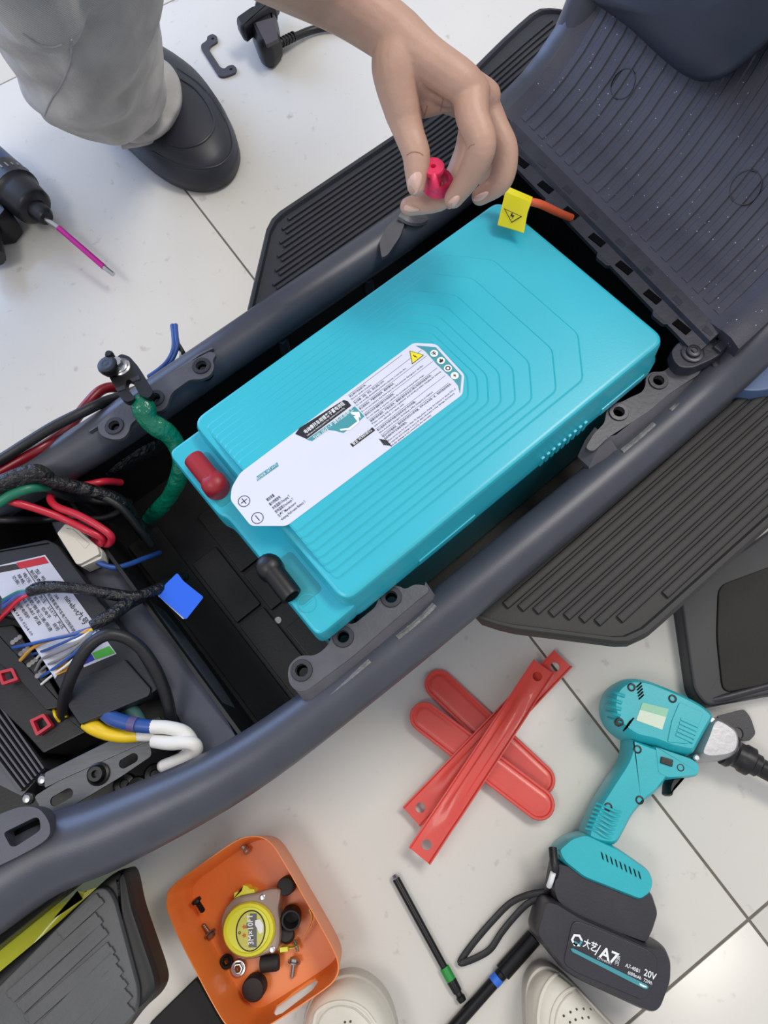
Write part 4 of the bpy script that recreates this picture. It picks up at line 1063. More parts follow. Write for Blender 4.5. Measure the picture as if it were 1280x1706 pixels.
dome('nose_housing', 'Z7', [(1085, 285), (1120, 300), (1160, 330), (1172, 370), (1165, 415), (1130, 435), (1060, 442), (1025, 425), (1020, 400), (1045, 345), (1060, 300)], 0.058, 0.008, M_nose, iw, 0.008, ins=0.006)
nose = iw.children[-1]
ad = (P(*px('Z7', 1280, 470), 0.033) - P(*px('Z7', 1150, 400), 0.033)); ad.z = 0; ad.normalize()
b = B(); lathe(b, P(*px('Z7', 1140, 395), 0.033), ad, [(0.017, 0), (0.017, 0.006), (0.0135, 0.010), (0.0135, 0.016), (0.015, 0.018), (0.015, 0.026), (0.0115, 0.028), (0.0115, 0.034), (0.0095, 0.036), (0.0095, 0.11), (0.008, 0.112)], 24); mk('socket_adapter', b, M_blackp, iw)
for x, y in ((1078, 292), (1040, 425), (1092, 300), (1150, 340)):
    b = B(); lathe(b, P(*px('Z7', x, y), 0.052), UP, [(0.0035, -0.006), (0.0035, 0.002), (0.0022, 0.003)], 12); mk('nose_screw', b, M_steel, nose)
# raised side panel with louvres
def pad_on(name, pts, z, h, m, par, rc=0.002):
    b = B(); prism(b, rounded(Q('Z7', pts, z), rc), h, 0.0006); return mk(name, b, m, par)
pn = pad_on('side_panel', [(985, 240), (1065, 275), (1045, 330), (1028, 370), (1010, 378), (945, 372), (960, 300)], 0.0672, 0.004, M_tool, head)
for k in range(5):
    x0, y0 = 1000 + 1 * k, 306 + 14 * k
    b = B(); c = P(*px('Z7', 1018 - 4 * k, 308 + 13 * k), 0.0675); d = (P(*px('Z7', 1040, 318), 0.06) - P(*px('Z7', 1000, 300), 0.06)).normalized()
    box(b, c, d, Vector((-d.y, d.x, 0)), UP, 0.009, 0.0014, 0.0008, 0.0004); mk('louvre', b, M_tool, pn)
# rating label
M_rl = mat('rating_label_white', (208, 224, 206), 0.4, var=0.02)
lb = pad_on('rating_label', [(862, 240), (950, 262), (928, 332), (840, 300)], 0.0668, 0.0006, M_rl, iw, 0.0008)
b = B(); poly(b, Q('Z7', [(862, 241), (949, 263), (941, 289), (854, 264)], 0.0670)); mk('label_band', b, mat('label_mint', (140, 200, 170), 0.4), lb, smooth=False)
for x, y in ((825, 190), (962, 228), (785, 306), (988, 458), (845, 397), (747, 589), (597, 747), (822, 777), (852, 566)):
    zz = 0.0665 if y < 330 else (0.056 if y < 650 else 0.05)
    b = B(); lathe(b, P(*px('Z7', x, y), zz), UP, [(0.0042, -0.006), (0.0042, 0.0002), (0.0036, 0.0006), (0.0026, 0.0006), (0.0022, -0.002)], 16); mk('case_screw', b, M_blackp, iw)
for k in range(5):
    for (x, y) in ((850 + 2 * k, 182 + 10 * k), (805 + 5 * k, 328 - 7 * k)):
        b = B(); box(b, P(*px('Z7', x, y), 0.0668), AX, VX, UP, 0.0035, 0.0007, 0.0003); mk('vent_slot_shade', b, M_hole_shade, head)  # black bars stand for vent openings, shade painted in
# handle
dome('handle', 'Z7', [(800, 350), (870, 380), (935, 400), (955, 440), (940, 490), (895, 545), (860, 570), (820, 615), (795, 665), (765, 720), (700, 712), (655, 690), (665, 645), (700, 570), (745, 500), (785, 440), (802, 395)], 0.056, 0.008, M_tool, iw, 0.008, ins=0.005)
hd = iw.children[-1]
dome('trigger_housing', 'Z7', [(880, 380), (1012, 426), (1039, 450), (1032, 490), (930, 500), (890, 480)], 0.0565, 0.012, M_tool, iw, 0.004, ins=0.0025)
for k in range(7):
    b = B(); tube(b, Q('Z7', [(672 + 6 * k, 660 - 14 * k, 0.052), (706 + 6 * k, 668 - 13 * k, 0.0568), (742 + 6 * k, 690 - 14 * k, 0.0568), (778 + 5 * k, 694 - 16 * k, 0.052)]), 0.0013, 8, 5); mk('grip_rib', b, M_tool, hd)
dome('trigger', 'Z7', [(955, 478), (1000, 486), (985, 505), (962, 530), (958, 555), (935, 552), (938, 510)], 0.046, 0.02, M_blackp, iw, 0.003, ins=0.003)
pad_on('direction_switch', [(925, 420), (965, 432), (962, 455), (922, 442)], 0.0585, 0.003, M_blackp, iw, 0.001)
# foot and battery pack
dome('foot', 'Z7', [(562, 724), (610, 682), (660, 668), (770, 720), (870, 790), (886, 830), (876, 870), (838, 897), (650, 822), (582, 768)], 0.056, 0.006, M_tool, iw, 0.005, ins=0.003)
ft = iw.children[-1]
for k in range(9):
    b = B(); x, y = 728 + 15.5 * k, 752 + 8 * k
    box(b, P(*px('Z7', x, y), 0.0563), (P(*px('Z7', 730, 762), 0.05) - P(*px('Z7', 726, 745), 0.05)).normalized(), VX, UP, 0.0032, 0.0009, 0.0003); mk('vent_slot_shade', b, M_hole_shade, ft)  # vent shade painted as black bars on the foot
pk = dome('battery_slide', 'Z7', [(562, 760), (640, 780), (880, 862), (903, 935), (882, 1000), (858, 1040), (640, 960), (560, 900), (546, 850)], 0.051, 0.006, M_toolk, iw, 0.005, ins=0.003)
pk = dome('battery_case', 'Z7', [(520, 882), (560, 886), (640, 935), (858, 1030), (918, 1034), (940, 1088), (938, 1155), (905, 1242), (880, 1260), (845, 1252), (640, 1157), (590, 1127), (495, 1010), (490, 985)], 0.060, 0.0, M_toolk, iw, 0.005, ins=0.0035)
pf = pad_on('case_face', [(630, 965), (690, 985), (880, 1065), (915, 1095), (895, 1190), (868, 1235), (640, 1140), (598, 1110)], 0.0615, 0.004, M_toolk, pk, 0.006)
zf = 0.0622
pt = B(); d = (P(*px('Y8', 1080, 860), zf) - P(*px('Y8', 400, 560), zf)).normalized(); nn = Vector((-d.y, d.x, 0))
def T8(s, x, y, size, w=None, bold=0.01, bm=None): text(pt if bm is None else bm, s, P(*px('Y8', x, y), zf), d, nn, size, bold, width=w, res=2)
T8('大艺', 466, 592, 0.0082, 0.0128, 0.02)
T8('/', 566, 668, 0.0135, None, 0.0)
T8('A7', 606, 686, 0.0132, 0.0168, 0.025)
T8('系', 748, 705, 0.0042, None, 0.0); T8('列', 735, 745, 0.0042, None, 0.0)
T8('LITHIUM', 590, 702, 0.0026, 0.013, 0.0)
T8('A7-40B1', 828, 770, 0.0044, 0.0132, 0.01); T8('20V', 984, 842, 0.0078, 0.0112, 0.015)
T8('6000mAh', 848, 832, 0.0040, 0.0124, 0.012); T8('72Wh', 984, 895, 0.0040, 0.0078, 0.012)
mk('lettering', pt, M_white, pf, smooth=False)
# hexagonal emblem
b = B(); cE = P(*px('Y8', 418, 545), zf)
def hexr(r, a0=0.3): return [cE + d * r * math.cos(a0 + k * math.pi / 3) + nn * r * math.sin(a0 + k * math.pi / 3) for k in range(6)]
o_, i_ = hexr(0.0056), hexr(0.0034)
for k in range(5): poly(b, [o_[k], o_[k + 1], i_[k + 1], i_[k]])
mk('emblem', b, M_white, pf, smooth=False)
b = B(); poly(b, [o_[5], o_[0] , i_[0], i_[5]]); poly(b, [cE + d * x + nn * y for x, y in ((-0.003, -0.004), (0.001, -0.005), (0.002, -0.002), (-0.001, -0.001))]); mk('emblem_accent', b, M_labT, pf, smooth=False)
b = B(); poly(b, [P(*px('Y8', x, y), zf) for x, y in ((362, 618), (385, 614), (1015, 925), (1030, 945), (1015, 962), (985, 955), (380, 645))]); mk('teal_stripe', b, M_labT, pf, smooth=False)
b = B(); zf += 0.0002; poly(b, [P(*px('Y8', x, y), zf) for x, y in ((950, 910), (1010, 938), (1014, 950), (985, 944), (955, 928))]); mk('stripe_tab', b, M_white, pf, smooth=False)
# wrist strap
st = [(545, 870, 0.03), (480, 882, 0.022), (420, 910, 0.014), (360, 970, 0.008), (300, 1040, 0.005), (258, 1098, 0.006), (262, 1108, 0.008), (310, 1090, 0.008), (355, 1062, 0.007), (390, 1010, 0.008), (430, 960, 0.012), (480, 910, 0.018), (540, 880, 0.026)]
b = B(); tube(b, Q('Z7', st), 0.0032, 8, 6, squash=0.3, upv=UP); mk('wrist_strap', b, M_blk, iw)
b = B(); tube(b, Q('Z7', [(562, 725, 0.05), (566, 770, 0.054), (570, 800, 0.053), (560, 850, 0.04), (545, 872, 0.03)]), 0.004, 10, 5); mk('strap_cord', b, M_blk, iw)
b = B(); tube(b, Q('Z7', [(564, 808, 0.056), (556, 835, 0.052), (550, 852, 0.046)]), 0.0028, 10, 4); mk('cord_lock', b, M_white, iw)

# ------------------------------------------------------------------ bits on the floor
def rod(name, label, Zs, p0, p1, prof, z, cat):
    a, c = P(*px('Z7', *p0), z), P(*px('Z7', *p1), z); d = c - a; Ls = d.length; d.normalize()
    t = thing(name, label, cat, Vector((a.x, a.y, 0)))
    for nm, f0, f1, r0, r1, m in prof:
        b = B(); lathe(b, a + d * Ls * f0, d, [(r0 * 0.92, 0), (r0, 0.0006), (r1, Ls * (f1 - f0) - 0.0006), (r1 * 0.92, Ls * (f1 - f0))], 14); mk(nm, b, m, t)
    return t
M_bit = mat('black_oxide_steel', (38, 38, 40), 0.32, 0.6, var=0.15)
rod('screwdriver_bit', 'long thin black screwdriver bit with green band', 'Z7', (33, 815), (263, 1237), [('tip', 0, 0.03, 0.0028, 0.0045, M_steel), ('shaft', 0.03, 0.74, 0.0040, 0.0036, M_bit), ('green_band', 0.74, 0.84, 0.0050, 0.0050, mat('green_band', (30, 140, 60), 0.4)), ('shank', 0.84, 0.93, 0.0052, 0.0046, M_bit), ('shank_groove', 0.93, 0.96, 0.0034, 0.0034, M_bit), ('shank_end', 0.96, 1.0, 0.0046, 0.0040, M_bit)], 0.0052, 'tool bit')
rod('socket_extension', 'thick black socket extension bar with blue band beside the wrench', 'Z7', (500, 1022), (200, 1360), [('socket', 0, 0.36, 0.0085, 0.0085, M_bit), ('neck', 0.36, 0.40, 0.0062, 0.0062, M_bit), ('blue_band', 0.40, 0.46, 0.0064, 0.0064, mat('blue_band', (50, 110, 220), 0.4)), ('shaft', 0.46, 1.0, 0.0060, 0.0060, M_bit)], 0.0088, 'tool bit')

# ------------------------------------------------------------------ black cover at the lower right
cv = thing('plastic_cover', 'dusty black plastic cover panel standing on the floor beside impact wrench', 'cover', P(1230, 1120, 0))
b = B(); prism(b, rounded(Q('F', [(1128, 960), (1180, 955), (1330, 850), (1400, 1100), (1330, 1150), (1178, 1178), (1156, 1150)], 0.028), 0.008), 0.028, 0.004); mk('panel', b, mat('dark_cover_plastic', (36, 37, 44), 0.5, var=0.15), cv)
b = B(); prism(b, rounded(Q('F', [(1198, 975), (1320, 930), (1360, 1100), (1280, 1140), (1205, 1155), (1195, 1060)], 0.031), 0.012), 0.006, 0.002); mk('raised_face', b, M_dirt, cv)
b = B(); tube(b, Q('F', [(1182, 1168, 0.024), (1215, 1160, 0.027), (1260, 1148, 0.027), (1320, 1132, 0.026)]), 0.004, 10, 5); mk('edge_bead', b, M_toolk, cv)
ho = rounded(Q('Z7', [(1120, 300), (1110, 285), (1200, 262), (1222, 290), (1240, 345), (1215, 372), (1170, 358)], 0.012), 0.004)
b = B(); plate_holes(b, ho, [circ(P(*px('Z7', 1178, 343), 0.012), _X0, Vector((0, 1, 0)), 0.0065, 18)], 0.004); mk('mounting_ear', b, M_toolk, cv)

# low ridges on the rear cap of the motor
def ridges():
    off = wl(head)
    from mathutils.bvhtree import BVHTree as BT
    bv = BT.FromPolygons([v.co + off for v in head.data.vertices], [tuple(p.vertices) for p in head.data.polygons])
    for y in range(5):
        ps = []
        for k in range(5):
            h = bv.ray_cast(CAM_O, ray(*px('Z7', 746 + 12 * k - 2 * y + (8 if y in (0, 4) else 0), 204 + 22 * y + 4 * k)).normalized())
            if h[0] is not None: ps.append(h[0] + UP * 0.0004)
        if len(ps) > 2:
            b = B(); tube(b, ps, 0.0018, 8, 3); mk('rear_ridge', b, M_tool, head)
ridges()
# ------------------------------------------------------------------ orange parts tray and contents
M_tray = mat('orange_tray_plastic', (238, 132, 62), 0.34, var=0.05, vscale=10, sub=0.15)
tray = thing('parts_tray', 'orange plastic parts tray holding a tape measure and screws', 'tray', P(420, 1560, 0))
ZRim, ZBot = 0.066, 0.004
rim = chaikin(Q('Z6', [(554, 400), (556, 370), (590, 335), (640, 300), (770, 208), (815, 186), (872, 184), (908, 210), (935, 250), (1050, 450), (1115, 565), (1134, 620), (1124, 662), (1085, 700), (880, 832), (810, 870), (765, 835), (720, 770), (600, 540), (553, 430)], ZRim), 2)
cen = sum(rim, Vector()) / len(rim)
def scl(o, s, z): return [Vector((cen.x + (p.x - cen.x) * s, cen.y + (p.y - cen.y) * s, z)) for p in o]
b = B()
loft(b, [scl(rim, 0.93, 0.0005), scl(rim, 0.955, 0.003), scl(rim, 0.995, ZRim - 0.004), scl(rim, 1.0, ZRim - 0.001), scl(rim, 0.998, ZRim), scl(rim, 0.985, ZRim), scl(rim, 0.980, ZRim - 0.002), scl(rim, 0.942, 0.010), scl(rim, 0.905, ZBot)])
shell = mk('shell', b, M_tray, tray, ang=60)
from mathutils.bvhtree import BVHTree
_bv = BVHTree.FromPolygons([v.co + wl(shell) for v in shell.data.vertices], [tuple(p.vertices) for p in shell.data.polygons])
hs = []; nsum = Vector()
for x_, y_ in ((912, 774), (920, 752), (975, 708), (1030, 668), (1052, 660), (1060, 672), (1042, 698), (990, 738), (940, 776), (920, 783)):
    h_ = _bv.ray_cast(CAM_O, ray(*px('Z6', x_, y_)).normalized()); hs.append(h_[0]); nsum += h_[1]
nsum.normalize()
cb = B(); loft(cb, [[p - nsum * 0.012 for p in hs], [p + nsum * 0.006 for p in hs]])
cut(shell, [cb])

def Y(x, y, z): return P(*px('Y7', x, y), z)
M_clear = mat('clear_tinted_plastic', (206, 184, 170), 0.12, var=0.02, trans=0.55)
M_tapey = mat('tape_yellow', (226, 226, 60), 0.35, var=0.03)
tm = thing('tape_measure', 'clear cased tape measure with bright yellow reel in orange tray', 'tape measure', Y(480, 600, ZBot))
b = B(); prism(b, rounded(Q('Y7', [(215, 640), (205, 520), (250, 400), (330, 310), (430, 280), (560, 260), (650, 225), (770, 220), (765, 300), (742, 420), (760, 520), (762, 700), (740, 800), (640, 835), (520, 880), (400, 890), (300, 830), (240, 740)], 0.028), 0.005), 0.0235, 0.003); mk('case', b, M_clear, tm)
tc_ = Y(475, 600, 0.0285)
def oval(c, ru, rv, z, n=32):
    # axes along image right / image up
    ex = Vector((1, -0.12, 0)).normalized(); ey = Vector((-ex.y, ex.x, 0))
    return [Vector((c.x, c.y, z)) + ex * ru * math.cos(2 * math.pi * k / n) + ey * rv * math.sin(2 * math.pi * k / n) for k in range(n)]
R1 = (Y(720, 600, 0.03) - Y(230, 600, 0.03)).length / 2; R2 = (Y(475, 860, 0.03) - Y(475, 340, 0.03)).length / 2
b = B(); loft(b, [oval(tc_, R1, R2, 0.027), oval(tc_, R1, R2, 0.030), oval(tc_, R1 * 0.94, R2 * 0.94, 0.0325), oval(tc_, R1 * 0.82, R2 * 0.84, 0.033), oval(tc_, R1 * 0.78, R2 * 0.8, 0.0318)]); mk('reel_rim', b, M_tapey, tm)
lc = Y(488, 615, 0.0323)
b = B(); loft(b, [oval(lc, R1 * 0.56, R2 * 0.74, 0.0315), oval(lc, R1 * 0.56, R2 * 0.74, 0.0324), oval(lc, R1 * 0.53, R2 * 0.71, 0.0326)]); mk('reel_border', b, M_ink, tm)
b = B(); loft(b, [oval(lc, R1 * 0.52, R2 * 0.70, 0.0325), oval(lc, R1 * 0.51, R2 * 0.69, 0.0328)]); rlb = mk('reel_label', b, mat('pale_yellow_label', (206, 206, 92), 0.4), tm)
b = B(); poly(b, [Y(x, y, 0.033) for x, y in ((468, 770), (468, 600), (448, 590), (450, 545), (478, 520), (482, 455), (545, 455), (545, 770))]); bd = mk('print_band', b, mat('print_grey', (92, 96, 96), 0.4), rlb, smooth=False)
b = B(); a_, c_ = Y(515, 745, 0.0333), Y(505, 460, 0.0333); dd_ = (c_ - a_); w_ = dd_.length; dd_.normalize(); text(b, '3M×10FT', a_, dd_, Vector((-dd_.y, dd_.x, 0)), 0.0075, 0.02, width=w_); mk('lettering', b, M_white, rlb, smooth=False)
b = B(); poly(b, [Y(x, y, 0.0332) for x, y in ((530, 520), (575, 510), (605, 560), (600, 630), (570, 645), (545, 590), (528, 560))]); mk('white_print', b, M_white, rlb, smooth=False)
for x, y in ((430, 580), (430, 660)):
    b = B(); poly(b, [Y(x + 26 * (1 if k % 2 else 0.45) * math.cos(k * math.pi / 5), y + 26 * (1 if k % 2 else 0.45) * math.sin(k * math.pi / 5), 0.0332) for k in range(10)]); mk('star_print', b, mat('print_orange', (206, 96, 40), 0.4), rlb, smooth=False)
b = B(); annulus(b, Y(386, 635, 0.0328), UP, 0.0013, 0.0007, 0.0004, 12); mk('ring_print', b, M_ink, rlb)
b = B(); prism(b, rounded(Q('Y7', [(330, 320), (332, 262), (395, 245), (415, 190), (455, 200), (478, 225), (520, 230), (528, 265), (470, 275), (400, 290)], 0.026), 0.0008), 0.016, 0.001); mk('lock_button', b, M_tapey, tm)
b = B(); ribp = cr(Q('Y7', [(750, 785, 0.012), (830, 772, 0.013), (910, 760, 0.014), (975, 690, 0.016), (1030, 590, 0.018), (1060, 490, 0.019), (1035, 410, 0.019)]), 6)
loft(b, [[p + UP * 0.006, p + UP * 0.006 + Vector((0.0004, 0.0004, 0)), p - UP * 0.006 + Vector((0.0004, 0.0004, 0)), p - UP * 0.006] for p in ribp]); mk('blade', b, M_tapey, tm)
b = B(); box(b, Y(800, 785, 0.02), _X0, Vector((0, 1, 0)), UP, 0.004, 0.0022, 0.003, 0.0005); mk('blade_hook', b, M_tapey, tm)
for x, y in ((600, 305), (690, 790)):
    b = B(); lathe(b, Y(x, y, 0.0275), UP, [(0.003, 0), (0.003, 0.001), (0.002, 0.0016)], 12); mk('case_screw', b, M_steel, tm)

def rubber_cap(label, x, y, r, h, axis, hollow=False, z=0.006):
    o = Y(x, y, z); b = B()
    if hollow: lathe(b, o, axis, [(r * 0.9, 0), (r, 0.002), (r, h), (r * 0.95, h + 0.0008), (r * 0.8, h + 0.0008), (r * 0.76, h - 0.001), (r * 0.72, 0.004)], 22)
    else: lathe(b, o, axis, [(r * 0.9, 0), (r, 0.001), (r, h - 0.002), (r * 0.92, h - 0.0005), (r * 0.75, h), (r * 0.2, h)], 22)
    return mk('rubber_cap', b, M_rubk, None, label, 'cap', 'black rubber caps in the tray')
M_rubk = mat('matte_black_rubber', (34, 33, 36), 0.62, var=0.1)
rubber_cap('solid black rubber cap tucked against the right wall of orange tray', 838, 185, 0.0088, 0.018, UP)
rubber_cap('open hollow black rubber cap right of the tape measure', 872, 460, 0.0098, 0.020, Vector((0.1, -0.15, 1)), True)
rubber_cap('greyish tilted rubber cap by the yellow tape blade', 828, 660, 0.0078, 0.014, Vector((0.1, 0.3, 1)))
rubber_cap('round flat black rubber cap at the lower end of tray', 545, 1110, 0.0112, 0.016, Vector((-0.05, -0.1, 1)))
b = B(); lathe(b, Y(580, 925, 0.0125), (Y(765, 905, 0.0125) - Y(580, 925, 0.0125)), [(0.006, 0), (0.0078, 0.001), (0.0078, 0.016), (0.0066, 0.0185), (0.003, 0.019)], 20); mk('rubber_cap', b, M_rubk, None, 'black rubber cap lying sideways below the tape measure', 'cap', 'black rubber caps in the tray')
def bolt(name, label, x0, y0, x1, y1, m, washer=True, rh=0.0045, rs=0.0022, z=0.011, g='loose screws in the tray'):
    a, c = Y(x0, y0, z), Y(x1, y1, z - 0.003); d = (c - a); Ls = d.length; d.normalize()
    t = thing(name, label, 'screw', Vector((a.x, a.y, ZBot)), g)
    b = B(); lathe(b, a - d * 0.003, d, [(rh * 0.7, 0), (rh, 0.0008), (rh, 0.0035), (rs, 0.0038)], 6 if washer else 14); mk('head', b, m, t, ang=25)
    b = B(); lathe(b, a, d, [(rs, 0)] + [(rs * (1.08 if k % 2 else 0.9), Ls * (k + 1) / 14) for k in range(13)] + [(rs * 0.6, Ls)], 12); mk('thread', b, m, t)
    if washer:
        b = B(); lathe(b, a + d * 0.0008, d, [(rh * 1.45, 0), (rh * 1.45, 0.0011), (rh * 1.2, 0.0016)], 20); mk('washer', b, m, t)
    return t
bolt('screw', 'bright steel bolt with washer below the rubber caps', 895, 890, 872, 1055, M_steel)
bolt('screw', 'steel bolt with washer left of the tape measure', 120, 655, 45, 555, mat('dull_steel', (150, 132, 122), 0.3, 0.8))
bolt('screw', 'black screw on the left wall of orange tray', -10, 345, 50, 440, M_bit, False, 0.0052, 0.0028, 0.022)
bolt('screw', 'silver screw at upper end of the tray, the lower one', 450, -130, 410, -175, M_steel, False, 0.0042, 0.0024, 0.009)
bolt('screw', 'silver screw at upper end of the tray, standing uppermost', 385, -190, 380, -235, M_steel, False, 0.0040, 0.0022, 0.009)
bolt('screw', 'tiny bright screw beside the yellow tape blade', 920, 780, 900, 700, M_steel, False, 0.0018, 0.0018, 0.012)
for lab, x, y, m, r in (('black lock nut at the lower left of the tape measure', 268, 900, M_bit, 0.0068), ('chrome flange nut next to the black lock nut', 378, 960, M_steel, 0.0075)):
    t = thing('nut', lab, 'nut', Y(x, y, ZBot), 'nuts in the tray')
    b = B(); annulus(b, Y(x, y, 0.0062), UP, r, r * 0.45, 0.003, 22); mk('flange', b, m, t)
    b = B(); annulus(b, Y(x, y, 0.0085), UP, r * 0.72, r * 0.4, 0.005, 6); mk('hex', b, m, t, ang=25)

# ------------------------------------------------------------------ other scooter's pedal pad, yellow body and dark panel at the lower left
M_pad = speckled('grey_ribbed_rubber', (80, 82, 84), 0.5, (150, 150, 148), 300, 0.02)
M_pade = mat('black_rubber_rim', (15, 15, 17), 0.5, var=0.1)
pp = thing('pedal_pad', 'grey ribbed rubber pedal pad with black rim in the lower left corner', 'foot pad', P(100, 1620, 0))
po = rounded(Q('Z6', [(355, 320), (405, 293), (422, 320), (440, 420), (515, 640), (525, 690), (500, 740), (440, 790), (360, 900), (-60, 900), (-60, 680), (180, 480)], 0.185), 0.008)
b = B(); prism(b, po, 0.03, 0.008); mk('rim', b, M_pade, pp)
b = B(); prism(b, rounded(Q('Z6', [(60, 660), (200, 680), (170, 840), (20, 820)], 0.156), 0.01), 0.156, 0); mk('support', b, M_pade, pp)
pi_ = rounded(Q('Z6', [(320, 358), (355, 358), (380, 400), (460, 700), (455, 760), (390, 860), (-40, 900), (-40, 720), (100, 580)], 0.191), 0.006)
b = B(); prism(b, pi_, 0.01, 0.002); tread = mk('tread', b, M_pad, pp)
for k, (x0, y0, x1, y1) in enumerate(((195, 520, 350, 378), (20, 735, 362, 428), (55, 772, 378, 468), (80, 812, 400, 530), (140, 830, 408, 560), (180, 850, 420, 600), (230, 860, 432, 645), (290, 862, 442, 690), (340, 862, 448, 745))):
    for s_ in (-1, 1):
        a_, c_ = P(*px('Z6', x0 + 7 * s_, y0 + 7 * s_), 0.1915), P(*px('Z6', x1 + 7 * s_, y1 + 7 * s_), 0.1915); a_, c_ = a_.lerp(c_, 0.04), c_.lerp(a_, 0.09); d_ = (c_ - a_).normalized(); n_ = Vector((-d_.y, d_.x, 0))
        b = B(); box(b, (a_ + c_) / 2, d_, n_, UP, (c_ - a_).length / 2, 0.0028, 0.0016, 0.0006); mk('rib', b, M_pad, tread)
M_ybody = mat('lemon_yellow_paint', (232, 236, 64), 0.25, var=0.02, coat=0.4)
b = B(); prism(b, rounded(Q('Z6', [(285, 366), (262, 400), (190, 480), (0, 710), (-100, 830), (-320, 680), (0, 495), (150, 428)], 0.119), 0.004), 0.119, 0.006); mk('body_panel', b, M_ybody, None, 'bright lemon yellow body panel showing beside the pedal pad', 'panel')
b = B(); prism(b, rounded(Q('Z6', [(495, 812), (655, 655), (760, 840), (800, 1000), (480, 1000)], 0.010), 0.004), 0.010, 0.002); dk = mk('dark_panel', b, mat('dull_black_panel', (20, 18, 19), 0.5, var=0.2, vscale=12, spec=0.25), None, 'black panel lying flat under corner of the orange tray', 'panel')

# ------------------------------------------------------------------ drill with pink bit at the left
M_navy = mat('navy_tool_plastic', (30, 62, 112), 0.4, var=0.08)
M_tk = mat('near_black_tool_plastic', (17, 18, 24), 0.42, var=0.1)
dr = thing('cordless_drill', 'navy and black cordless drill with long magenta bit on the floor', 'power tool', P(20, 320, 0))
zc_ = 0.045
a0, a1 = P(*px('Z1', 20, 880), zc_), P(*px('Z1', 222, 1062), zc_); dv = (a1 - a0).normalized()
ln = (a1 - P(*px('Z1', -150, 720), zc_)).length
b = B(); lathe(b, P(*px('Z1', -150, 720), zc_), dv, [(0.026, 0), (0.032, 0.004), (0.034, 0.02), (0.034, 0.46 * ln), (0.030, 0.47 * ln)], 24); mk('motor_housing', b, M_navy, dr)
b = B(); lathe(b, P(*px('Z1', -150, 720), zc_), dv, [(0.0335, 0.45 * ln), (0.0345, 0.47 * ln), (0.0345, 0.64 * ln), (0.031, 0.66 * ln), (0.0295, 0.70 * ln), (0.027, 0.84 * ln), (0.022, 0.87 * ln), (0.0145, 0.88 * ln), (0.0135, 0.97 * ln), (0.010, ln)], 26); ck = mk('chuck_collar', b, M_tk, dr)
u_, v_, _a = frame(dv)
for k in range(26):
    an = 2 * math.pi * k / 26; n_ = (u_ * math.cos(an) + v_ * math.sin(an))
    if n_.z < -0.2: continue
    b = B(); box(b, P(*px('Z1', -150, 720), zc_) + dv * 0.56 * ln + n_ * 0.0347, dv, dv.cross(n_), n_, 0.003 if k % 3 else 0.005, 0.0009, 0.0005); mk('torque_mark', b, mat('pale_mark', (150, 150, 150), 0.5), ck)
b = B(); tube(b, [P(-40, 300, 0.045), P(-30, 360, 0.04), P(-15, 430, 0.032)], 0.02, 14, 4); mk('handle', b, M_tk, dr)
dome('lower_body', 'F', [(-60, 330), (10, 340), (26, 365), (10, 385), (-60, 395)], 0.05, 0.0, M_tk, dr, 0.005)
p0, p1, p2, p3 = (P(*px('Z1', *p), z) for p, z in (((222, 1062), 0.045), ((285, 1105), 0.042), ((505, 1295), 0.033), ((550, 1330), 0.031)))
M_mag = mat('magenta_anodised', (196, 38, 146), 0.3, 0.35)
for nm, q0, q1, r0, r1, m in (('bit_shank', p0, p1, 0.0035, 0.0035, M_steel), ('bit_sleeve', p1, p2, 0.0042, 0.0042, M_mag), ('bit_tip', p2, p3, 0.0036, 0.0032, M_steel)):
    b = B(); tube(b, [q0, q1], [r0, r1], 12, 1, smooth=False); mk(nm, b, m, dr)

# ------------------------------------------------------------------ plate clip and charging plug at the top
ub = [Q('Z1', [(1003, 195), (1005, 175), (1030, 163), (1052, 175), (1055, 200), (1020, 222), (1012, 240), (1070, 328), (1090, 332), (1105, 318), (1130, 313), (1148, 330), (1142, 350), (1115, 362), (1080, 372), (1058, 365), (975, 235), (975, 215)], 0.004)]
b = B(); plate_holes(b, rounded(ub[0], 0.003), [circ(P(*px('Z1', x, y), 0.004), _X0, Vector((0, 1, 0)), 0.0027, 12) for x, y in ((1031, 187), (1120, 335))], 0.003); mk('flat_bracket', b, mat('dark_grey_bracket', (62, 62, 72), 0.45), None, 'small dark grey U-shaped bracket lying on the floor tiles', 'bracket')
cg = thing('charging_plug', 'black charging plug with cable on floor near the arm', 'plug', P(440, 50, 0))
dome('plug_body', 'Z2', [(95, 130), (110, 100), (190, 50), (215, 100), (218, 165), (230, 175), (190, 225), (150, 230), (125, 210)], 0.05, 0.002, M_tk, cg, 0.006)
dome('plug_collar', 'Z2', [(36, 100), (100, 55), (200, 20), (210, 50), (110, 110), (75, 145), (55, 135)], 0.058, 0.03, M_tk, cg, 0.004)
dome('plug_head', 'Z2', [(112, 40), (130, 0), (150, -40), (205, -30), (222, 10), (200, 45), (150, 58)], 0.05, 0.02, M_tk, cg, 0.006)
pad2 = B(); prism(pad2, rounded(Q('Z2', [(115, 95), (195, 72), (215, 165), (165, 190)], 0.052), 0.003), 0.006, 0.001); mk('plug_window', pad2, mat('smoky_plastic', (70, 64, 70), 0.4), cg)
b = B(); tube(b, Q('Z2', [(180, 205, 0.02), (230, 180, 0.02), (290, 155, 0.014), (360, 128, 0.009), (440, 115, 0.008), (560, 120, 0.008), (680, 150, 0.008)]), 0.0062, 12, 6); mk('cable', b, M_tk, cg)
for k in range(5):
    b = B(); lathe(b, P(*px('Z2', 228 + 12 * k, 181 - 6 * k), 0.02 - 0.001 * k), (P(*px('Z2', 290, 155), 0.014) - P(*px('Z2', 230, 180), 0.02)), [(0.0078, 0), (0.0078, 0.0025)], 14); mk('strain_ring', b, M_tk, cg)
